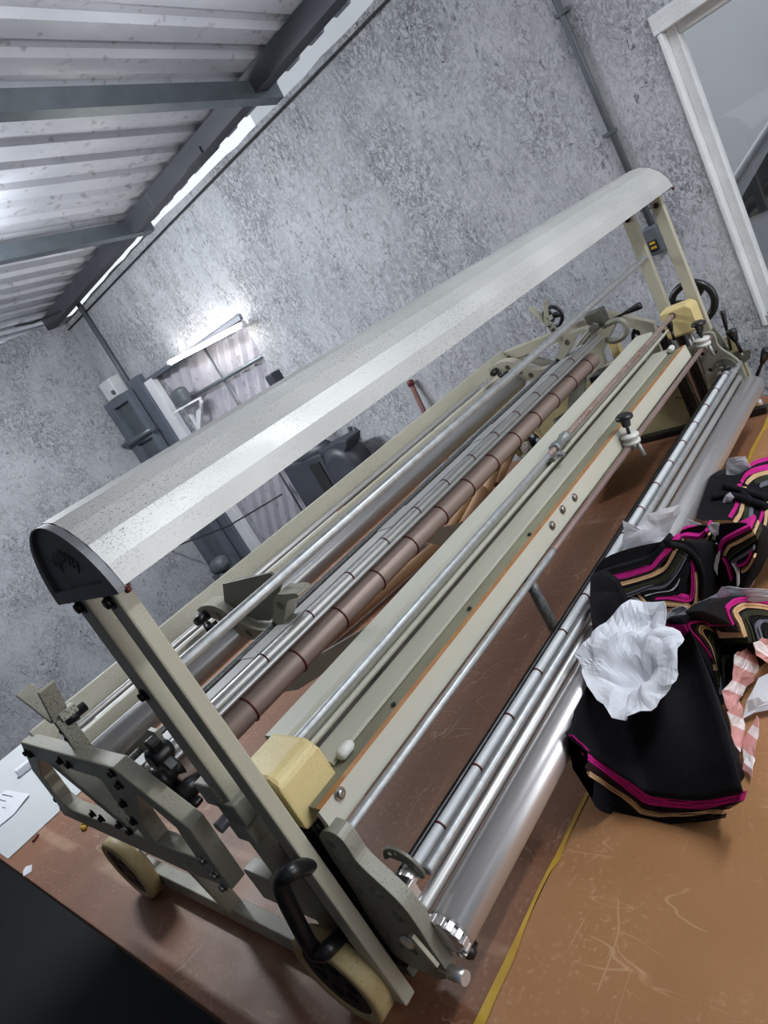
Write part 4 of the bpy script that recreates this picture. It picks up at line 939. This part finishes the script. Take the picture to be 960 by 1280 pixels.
# ---- the large front bundle: black ply draped from a ridge to a front hem, hem plies stepping out below
fa = thing('fabric_bundle', (.8, .55, 0), 'largest black fabric bundle with pink and beige hem, nearest the camera under crumpled paper', 'fabric bundle', G_); fa['low'] = 1
NT = 28
def curve3(rows, ymax=.617):
    rows = spline([tuple(r) for r in rows], 6); L = [0]
    for i in range(1, len(rows)): L.append(L[-1] + math.hypot(rows[i][0] - rows[i - 1][0], rows[i][1] - rows[i - 1][1]))
    out = []
    for k in range(NT + 1):
        s = L[-1] * k / NT; i = max(j for j in range(len(L)) if L[j] <= s + 1e-9); i = min(i, len(rows) - 2)
        t = (s - L[i]) / max(1e-9, L[i + 1] - L[i]); r = [rows[i][q] + (rows[i + 1][q] - rows[i][q]) * t for q in range(3)]
        p = P(*r)
        if p.y > ymax: p = P(r[0], r[1], ymax, 'Y')
        out.append(p)
    return out
def xy(u, v, y): return (u, v, P(u, v, y, 'Y').x)
hem = {
 'top': curve3([xy(708, 918, .620), xy(736, 942, .619), (774, 969, .672), (797, 984, .668), (812, 995, .667), (840, 999, .665), (880, 1000, .662), (928, 989, .655)]),
 'pink': curve3([xy(710, 927, .620), xy(735, 951, .619), (770, 978, .669), (795, 997, .665), (810, 1006, .664), (840, 1010, .662), (880, 1011, .659), (924, 1001, .652)]),
 'mid': curve3([xy(711, 934, .620), xy(730, 959, .619), (757, 977, .669), (777, 990, .665), (795, 1004, .662), (805, 1012, .661), (835, 1016, .66), (905, 1012, .654)]),
 'beige': curve3([xy(712, 940, .620), xy(730, 966, .619), (757, 984, .667), (777, 997, .663), (795, 1013, .660), (805, 1019, .659), (830, 1021, .658), (902, 1017, .652)]),
 'low': curve3([xy(716, 962, .620), xy(735, 992, .619), (748, 1012, .664), (772, 1022, .659), (800, 1027, .657), (830, 1029, .655), (870, 1028, .655), (901, 1023, .655)]),
}
ridge = curve3([xy(695, 886, .655), xy(722, 842, .655), xy(755, 800, .655), xy(795, 776, .60), (825, 771, .97), (852, 773, .93)], .655)
lft = curve3([xy(708, 918, .617), xy(701, 905, .64), xy(695, 886, .655)], .655)
rgt = curve3([(928, 989, .655), (915, 940, .70), (900, 890, .76), (884, 840, .83), (868, 800, .885), (852, 773, .93)])
vs = []
for j in range(NT + 1):
    s = j / NT
    for i in range(NT + 1):
        t = i / NT
        c = hem['top'][i].lerp(ridge[i], s) + lft[j].lerp(rgt[j], t) - (hem['top'][0] * (1 - t) * (1 - s) + hem['top'][NT] * t * (1 - s) + ridge[0] * (1 - t) * s + ridge[NT] * t * s)
        c += Vector((0, 0, .012 * math.sin(PI * s) * math.sin(PI * t))) + Vector((0, 0, .004 * noise.noise(c * 16)))
        vs.append(c)
W_ = NT + 1
mb = MB(); mb.add(vs, [(j * W_ + i, j * W_ + i + 1, (j + 1) * W_ + i + 1, (j + 1) * W_ + i) for j in range(NT) for i in range(NT)], True)
mb.v = [rest(v, True) for v in mb.v]; obj('top_ply', mb, FAB['black'], fa, solid=.002, recalc=False)
def hemband(a, c, colr, plies=3, back=.012):
    mb = MB()
    for k in range(plies):
        f0, f1 = k / plies, (k + .88) / plies; vs = []
        for i in range(NT + 1):
            j1 = .0022 * noise.noise((i * .35, k * 3.1, len(colr) * 1.7)); p, q = a[i].lerp(c[i], f0), a[i].lerp(c[i], f1)
            vs += [p + Vector((j1, 0, 0)), q + Vector((j1, 0, 0)), p + Vector((back, 0, -.012)), q + Vector((back, 0, -.012))]
        fs = []
        for i in range(NT):
            o, o2 = 4 * i, 4 * i + 4; fs += [(o, o2, o2 + 1, o + 1), (o, o + 2, o2 + 2, o2), (o + 1, o2 + 1, o2 + 3, o + 3), (o + 2, o + 3, o2 + 3, o2 + 2)]
        fs += [(0, 1, 3, 2), (4 * NT, 4 * NT + 2, 4 * NT + 3, 4 * NT + 1)]
        mb.add(vs, fs)
    mb.v = [rest(v, True) for v in mb.v]; o = obj('fabric_layer', mb, FAB[colr], fa)
    if colr != 'black': o['label'] = colr + ' fabric layer'
hemband(hem['top'], hem['pink'], 'pink', 5); hemband(hem['pink'], hem['mid'], 'brown', 3); hemband(hem['mid'], hem['beige'], 'beige', 3); hemband(hem['beige'], hem['low'], 'black', 6)
# black skirt closing the right side and the back down to the board
mb = MB(); vs = []
for k, p in enumerate(rgt): vs += [p, Vector((p.x + .012, p.y + .012 + .075 * max(0, 1 - k / NT * 2.5), .001))]
mb.add(vs, [(2 * i, 2 * i + 1, 2 * i + 3, 2 * i + 2) for i in range(NT)], True)
vs = []; tail = [p for p in ridge if p.y < .61]
for p in tail: vs += [p, Vector((p.x + .05, p.y - .02, .001))]
mb.add(vs, [(2 * i, 2 * i + 1, 2 * i + 3, 2 * i + 2) for i in range(len(tail) - 1)], True); mb.v = [rest(v, True) for v in mb.v]; obj('under_plies', mb, FAB['black'], fa, solid=.002, recalc=False)
# the folded right end of the front bundle: nested bends
def DY(y): return lambda u, v: P(u, v, y, 'Y')
D1 = DY(.505)
body(fa, DY(.507), [(851, 772), (864, 767), (892, 772), (925, 785), (938, 806), (936, 835), (925, 862), (905, 884), (893, 850), (872, 806)], (0, .05, 0), 0, 'folded_end', rows=2)
bundle(fa, D1, [('pink', [(889, 822), (877, 804), (861, 785), (866, 777), (889, 780), (923, 793)], [2, 4, 6, 6, 4]),
                ('brown', [(893, 830), (884, 806), (869, 787), (876, 780), (898, 785), (926, 800)], 3),
                ('beige', [(895, 838), (889, 812), (876, 790), (881, 783), (904, 793), (932, 810)], [3, 4, 6, 5, 4]),
                ('olive', [(901, 856), (895, 826), (888, 800), (894, 795), (911, 807), (928, 822)], 6),
                ('black', [(903, 866), (900, 836), (896, 812), (902, 808), (918, 822)], 4),
                ('grey', [(903, 868), (903, 840), (906, 823), (914, 822), (924, 832)], 5)], (0, .03, 0))
# ---- bundle at the right edge, deep bend
fc = thing('fabric_bundle', (1.0, .43, 0), 'fabric bundle with nested rounded stripes at the right edge under the long white sheet', 'fabric bundle', G_); fc['low'] = 1
D2 = DY(.455)
body(fc, DY(.457), [(878, 764), (892, 752), (920, 745), (965, 747), (1010, 760), (1015, 800), (985, 825), (950, 818), (936, 800), (905, 775)], (0, .06, 0), 0, rows=2)
bundle(fc, D2, [('pink', [(917, 781), (910, 763), (916, 754), (932, 750), (962, 754), (1005, 770)], [3, 6, 8, 7, 6]),
                ('brown', [(923, 785), (915, 767), (920, 757), (934, 753.5), (962, 757), (1000, 775)], 3),
                ('beige', [(932, 796), (926, 778), (920, 766), (926, 759), (937, 757), (964, 761), (998, 780)], [6, 7, 8, 6, 5]),
                ('olive', [(941, 803), (936, 785), (931, 773), (938, 766), (964, 768), (992, 785)], 7),
                ('black', [(947, 806), (942, 786), (940, 777), (948, 771), (970, 776)], 4),
                ('grey', [(955, 808), (950, 792), (948, 782), (956, 775), (976, 782)], 6),
                ('black', [(961, 808), (956, 792), (957, 784), (968, 782)], 4)], (0, .04, 0))
# ---- middle bundle resting on the roller, stripes in a chevron
fd = thing('fabric_bundle', (1.05, .62, 0), 'middle bundle of black fabric whose chevron stripes face the camera, leaning on the steel rollers', 'fabric bundle', G_); fd['low'] = 0
D3 = plane_D((738, 722, .92), (842, 679, 1.07), (862, 762, 1.10))
def D3b(u, v): return D3(u, v) + Vector((.012, 0, 0))
body(fd, D3b, [(738, 722), (752, 703), (785, 690), (822, 682), (842, 679), (862, 684), (874, 700), (877, 725), (873, 752), (862, 762), (820, 766), (790, 768), (766, 764), (746, 748)], (.16, -.01, -.105), .006)
bundle(fd, D3, [('black', [(740, 724), (765, 715), (790, 708), (812, 700), (828, 684)], 8),
                ('pink', [(752, 724), (780, 721), (803, 714), (815, 709), (826, 696), (838, 685)], [5, 5, 5, 6, 7]),
                ('brown', [(754, 729), (780, 726), (805, 719), (819, 712), (829, 701), (842, 687)], 3),
                ('beige', [(757, 734), (782, 729), (806, 722), (820, 717), (832, 709), (843, 690)], 4),
                ('black', [(759, 739), (785, 734), (810, 726), (826, 720), (836, 710), (847, 692)], 4),
                ('olive', [(762, 744), (790, 736), (812, 729), (829, 724), (841, 711), (851, 693)], 7),
                ('black', [(764, 748), (790, 742), (814, 733), (832, 729), (846, 714), (855, 697)], 5),
                ('grey', [(767, 750), (785, 744), (808, 735), (830, 732), (844, 718), (856, 697)], 5),
                ('black', [(772, 754), (790, 750), (810, 740), (834, 737), (848, 722), (859, 702)], 5),
                ('white', [(779, 755), (802, 746), (820, 740), (842, 736), (849, 723)], 2),
                ('black', [(770, 760), (790, 754), (815, 746), (845, 743), (853, 728), (862, 704)], 6),
                ('pink', [(766, 763), (790, 757), (815, 749), (838, 747), (861, 750), (866, 738), (866, 716), (865, 701)], [3, 4, 6, 5, 4]),
                ('beige', [(803, 760), (822, 757), (845, 758), (865, 760), (871, 740), (870, 716)], [4, 4, 3, 3]),
                ('olive', [(874, 742), (874, 720), (871, 702)], 4)], (.05, 0, -.005))
dr_ = [P(u, v, x) for u, v, x in ((738, 722, .915), (752, 716, .93), (770, 728, .945), (782, 752, .95), (772, 774, .925), (759, 792, .875), (748, 808, .845), (741, 790, .852), (737, 756, .88))]
mb = MB(); slab(mb, dense(dr_, .02), (.012, 0, 0)); mb.v = [rest(v, 1) for v in mb.v]; obj('black_fabric', mb, FAB['black'], fd)
tie = MB(); tie.path(spline([tuple(D3(u, v) + Vector((-.006, 0, .006))) for u, v in ((838, 681), (858, 686), (872, 700), (880, 722), (879, 748))], 5), .006, 8); obj('tie_strip', tie, FAB['black'], fd)
# ---- two small bundles behind it
fe = thing('fabric_bundle', (1.25, .58, 0), 'small striped fabric bundle between the chevron bundle and the thin white paper sliver', 'fabric bundle', G_); fe['low'] = 1
def D4(u, v): return P(u, v, 1.22)
def D4b(u, v): return P(u, v, 1.232)
body(fe, D4b, [(840, 680), (852, 663), (880, 657), (896, 666), (898, 690), (897, 716), (884, 736), (874, 722), (862, 697)], (.10, 0, -.06), .004)
bundle(fe, D4, [('pink', [(842, 676), (856, 671), (874, 672), (883, 664)], 4), ('beige', [(846, 680), (862, 675), (880, 678), (886, 669)], 3), ('olive', [(850, 685), (866, 680), (884, 684), (892, 674)], 5),
                ('grey', [(862, 687), (875, 687), (891, 692), (895, 682)], 4), ('black', [(866, 692), (876, 692), (890, 697)], 4), ('pink', [(871, 699), (879, 697), (888, 704), (893, 697)], 3), ('beige', [(875, 705), (884, 709), (893, 703)], 3), ('grey', [(880, 715), (886, 722), (890, 724)], 3)], (.04, 0, 0), plies=2)
fg = thing('fabric_bundle', (1.2, .47, 0), 'small striped fabric bundle right of the thin white paper sliver', 'fabric bundle', G_); fg['low'] = 1
def D5(u, v): return P(u, v, 1.17)
def D5b(u, v): return P(u, v, 1.182)
body(fg, D5b, [(897, 655), (930, 654), (946, 664), (946, 690), (936, 716), (926, 736), (906, 738), (898, 712)], (.11, 0, -.06), .004)
bundle(fg, D5, [('pink', [(899, 692), (902, 680), (914, 672), (938, 660)], 5), ('brown', [(902, 694), (907, 682), (917, 676), (940, 663)], 2.5), ('beige', [(905, 694), (912, 683), (922, 678), (943, 666)], 4), ('olive', [(909, 698), (918, 690), (930, 682), (946, 672)], 6),
                ('grey', [(915, 703), (926, 696), (942, 686)], 4), ('pink', [(922, 708), (933, 703), (940, 688)], 3), ('beige', [(927, 715), (935, 710), (943, 696)], 3), ('pink', [(903, 697), (909, 708), (914, 726)], 2), ('white', [(915, 703), (921, 715), (922, 733)], 2)], (.04, 0, 0), plies=2)
# ---- back bundle tied with a black strip
ff = thing('fabric_bundle', (1.6, .55, 0), 'farthest fabric bundle at the right edge, tied with a black strip', 'fabric bundle', G_); ff['low'] = 1
D6 = plane_D((866, 622, 1.40), (960, 582, 1.50), (948, 690, 1.22))
def D6b(u, v): return D6(u, v) + Vector((.012, 0, 0))
body(ff, D6b, [(864, 622), (872, 606), (888, 598), (910, 602), (924, 596), (945, 583), (985, 578), (1000, 610), (990, 660), (962, 684), (948, 690), (930, 660), (905, 654), (866, 652)], (.18, 0, -.06), .006)
bundle(ff, D6, [('pink', [(923, 608), (921, 630), (912, 647)], 5), ('brown', [(926, 612), (924, 634), (915, 650)], 2.5), ('beige', [(929, 612), (926, 640), (918, 653)], 5), ('olive', [(934, 624), (931, 654)], 6), ('grey', [(939, 628), (937, 656)], 4),
                ('pink', [(927, 603), (936, 592), (962, 585), (985, 588)], 4), ('beige', [(933, 605), (944, 596), (962, 591), (984, 595)], 4), ('olive', [(944, 604), (962, 597), (982, 602)], 5), ('grey', [(950, 608), (966, 603), (980, 608)], 3),
                ('pink', [(951, 622), (953, 640), (945, 664)], 4), ('beige', [(957, 626), (957, 652), (948, 673)], 4), ('olive', [(963, 640), (958, 672), (948, 685)], 6), ('grey', [(968, 660), (958, 680)], 3)], (.05, 0, 0), plies=2)
mb = MB()
for line in (((893, 620), (910, 617), (932, 622), (962, 632)), ((908, 606), (930, 612), (962, 622)), ((930, 615), (938, 622), (944, 628))):
    mb.path(spline([tuple(D6(u, v) + Vector((-.012, 0, .004))) for u, v in line], 5), .008, 8)
obj('tie_strip', mb, FAB['black'], ff)
# ---- papers
def pxpoly(pts, val, ax='X', step=.02): return dense([P(u, v, (val if not callable(val) else val(u, v)), ax) for u, v in pts], step)
c0 = P(792, 840, .172, 'Z')
ol = [P(u, v, z, 'Z') for u, v, z in ((722, 826, .185), (742, 806, .19), (760, 788, .20), (782, 770, .20), (802, 761, .20), (828, 762, .20), (840, 768, .20), (836, 790, .195), (850, 800, .185), (858, 815, .18), (857, 850, .165), (856, 862, .16), (830, 888, .15), (806, 912, .14), (784, 908, .14), (768, 896, .15), (750, 886, .155), (742, 862, .165), (733, 846, .175))]
crumple('crumpled_paper', dense(ol, .009), 'paper', 'large crumpled white paper lying open on the front black bundle', 'paper', lambda v, w: w.z - .04 * max(0, 1 - (v - c0).length / .05) + .016, .017, 18, 12, 3, centre=(c0.x, c0.y, c0.z))
crumple('crumpled_paper', pxpoly([(826, 772), (838, 759), (850, 757), (866, 768), (860, 780), (856, 800), (848, 812), (832, 802), (830, 786)], .96, step=.012), 'paper', 'twist of white paper between the front bundle and the chevron bundle', 'paper', None, .012, 40, 5, 8)
crumple('folded_paper', pxpoly([(777, 652), (781, 688), (790, 696), (826, 679), (840, 664), (851, 640), (849, 631), (830, 636), (808, 646), (792, 664), (783, 660)], lambda u, v: 1.08 + .1 * (u - 777) / 70, step=.012), 'paper', 'stiff folded white paper standing up behind the chevron bundle against the roller', 'paper', None, .01, 16, 5, 5)
crumple('folded_paper', pxpoly([(908, 606), (911, 574), (920, 571), (932, 570), (941, 584), (930, 594), (923, 606)], 1.5, step=.012), 'paper', 'small folded white paper at the back end of the farthest fabric bundle', 'paper', None, .008, 22, 5, 6)
crumple('paper_sliver', pxpoly([(895, 695), (899, 688), (900, 700), (897, 720), (894, 712)], 1.15, step=.01), 'paper', 'thin upright white paper sliver between the two small striped bundles', 'paper', None, .003, 30, 3, 1)
crumple('paper_scrap', pxpoly([(884, 659), (889, 653), (899, 653), (899, 668), (893, 671), (887, 665)], 1.18, step=.008), 'paper', 'torn white paper scrap on top between the two small striped bundles', 'paper', None, .005, 40, 3, 2)
crumple('paper_scrap', pxpoly([(852, 658), (860, 650), (878, 655), (866, 658)], 1.3, step=.01), 'paper', 'flat white paper scrap behind the small bundle beside the roller', 'paper', None, .003, 30, 3, 3)
crumple('paper_scrap', pxpoly([(896, 646), (902, 628), (912, 616), (917, 620), (908, 640), (906, 647)], 1.38, step=.01), 'paper', 'crumpled white paper scrap in front of the tied black bundle', 'paper', None, .006, 40, 3, 4)
crumple('long_paper', pxpoly([(864, 766), (876, 748), (900, 735), (930, 734), (970, 738), (1000, 746), (1000, 754), (962, 747), (920, 745), (893, 752), (880, 764)], 1.03, step=.014), 'paper', 'long white sheet folded over the bundle with nested rounded stripes', 'paper', None, .008, 22, 4, 9)
crumple('flat_paper', dense([P(u, v, z, 'Z') for u, v, z in ((931, 898, .012), (938, 876, .03), (950, 850, .05), (975, 838, .05), (1000, 850, .02), (990, 880, .01), (960, 890, .01))], .015), 'paper', 'white sheet lying on the brown board at the right edge beside the pink paper strips', 'paper', None, .008, 18, 5, 10)
TG = 'pink and white striped paper strips'
crumple('striped_paper', pxpoly([(917, 819), (930, 814), (942, 811), (948, 838), (938, 858), (925, 874), (908, 892), (903, 870), (915, 850), (919, 836)], .47, 'Y', .012), 'tissue', 'pink and white striped paper strip twisted over the folded end of the front bundle', 'paper strip', None, .007, 34, 5, 11, grp=TG)
crumple('striped_paper', pxpoly([(908, 892), (925, 876), (932, 905), (931, 930), (923, 940), (915, 918)], .45, 'Y', .012), 'tissue', 'pink and white striped paper strip hanging down the right side of the front bundle', 'paper strip', None, .006, 34, 4, 12, grp=TG)
crumple('striped_paper', dense([P(u, v, z, 'Z') for u, v, z in ((930, 925, .012), (944, 895, .03), (946, 898, .03), (943, 950, .01), (941, 972, .012), (926, 962, .01))], .012), 'tissue', 'narrow pink and white striped paper strip lying flat on the brown board', 'paper strip', None, .006, 34, 4, 13, grp=TG)
crumple('striped_paper', pxpoly([(940, 802), (952, 799), (985, 796), (990, 826), (960, 829), (946, 818)], .44, 'Y', .012), 'tissue', 'pink and white striped paper strip at the right edge below the nested stripes', 'paper strip', None, .006, 34, 4, 14, grp=TG)
crumple('striped_paper', dense([P(u, v, .015, 'Z') for u, v in ((926, 735), (940, 716), (944, 722), (936, 740))], .01), 'tissue', 'pink and white striped paper scrap peeping out below the small right bundle', 'paper strip', None, .005, 40, 3, 15, grp=TG)
#ENDFABRIC
# ================================================================== CAMERA AND LIGHT
cam = bpy.data.cameras.new('camera'); co = bpy.data.objects.new('camera', cam); C.objects.link(co)
cam.sensor_fit = 'HORIZONTAL'; cam.sensor_width = 36; cam.lens = 36 * F / 960; cam.clip_start = .02; cam.clip_end = 60
r, dn, fw = Vector(M[0]), Vector(M[1]), Vector(M[2])
co.matrix_world = Matrix(((r.x, -dn.x, -fw.x, 0), (r.y, -dn.y, -fw.y, 0), (r.z, -dn.z, -fw.z, .85), (0, 0, 0, 1)))
bpy.context.scene.camera = co
def area(name, loc, size, energy, col, rot=(0, 0, 0)):
    l = bpy.data.lights.new(name, 'AREA'); l.shape = 'RECTANGLE'; l.size, l.size_y = size; l.energy = energy; l.color = col
    o = bpy.data.objects.new(name, l); C.objects.link(o); o.location = loc; o.rotation_euler = rot; return o
cool = (.93, .97, 1.0)
area('ceiling_tube_light', (1.5, -.5, 1.88), (1.2, .12), 30, cool)
area('ceiling_tube_light', (.9, 3.2, 1.85), (.12, 1.2), 50, cool, (0, math.radians(-30), 0))
for x, y, e in ((1.5, -.5, 26), (.9, 3.2, 24), (1.6, 1.4, 10)): area('roof_fill_light', (x, y, 1.72), (1.2, .12), e, cool, (PI, 0, 0))  # up-facing fill lights added to brighten the roof sheets
area('open_side_daylight', (1.7, -3.0, 1.0), (2.6, 2.0), 40, (.97, .98, 1), (PI / 2, 0, 0))
W = bpy.data.worlds.new('world'); bpy.context.scene.world = W; W.use_nodes = True
bg = W.node_tree.nodes['Background']; bg.inputs[0].default_value = (.86, .92, 1, 1); bg.inputs[1].default_value = 1.1
vsn = bpy.context.scene.view_settings; vsn.view_transform = 'Standard'; vsn.look = 'None'; vsn.exposure = 0; vsn.gamma = 1; vsn.use_curve_mapping = False

for o in bpy.data.objects:
    if 'low' in o: del o['low']
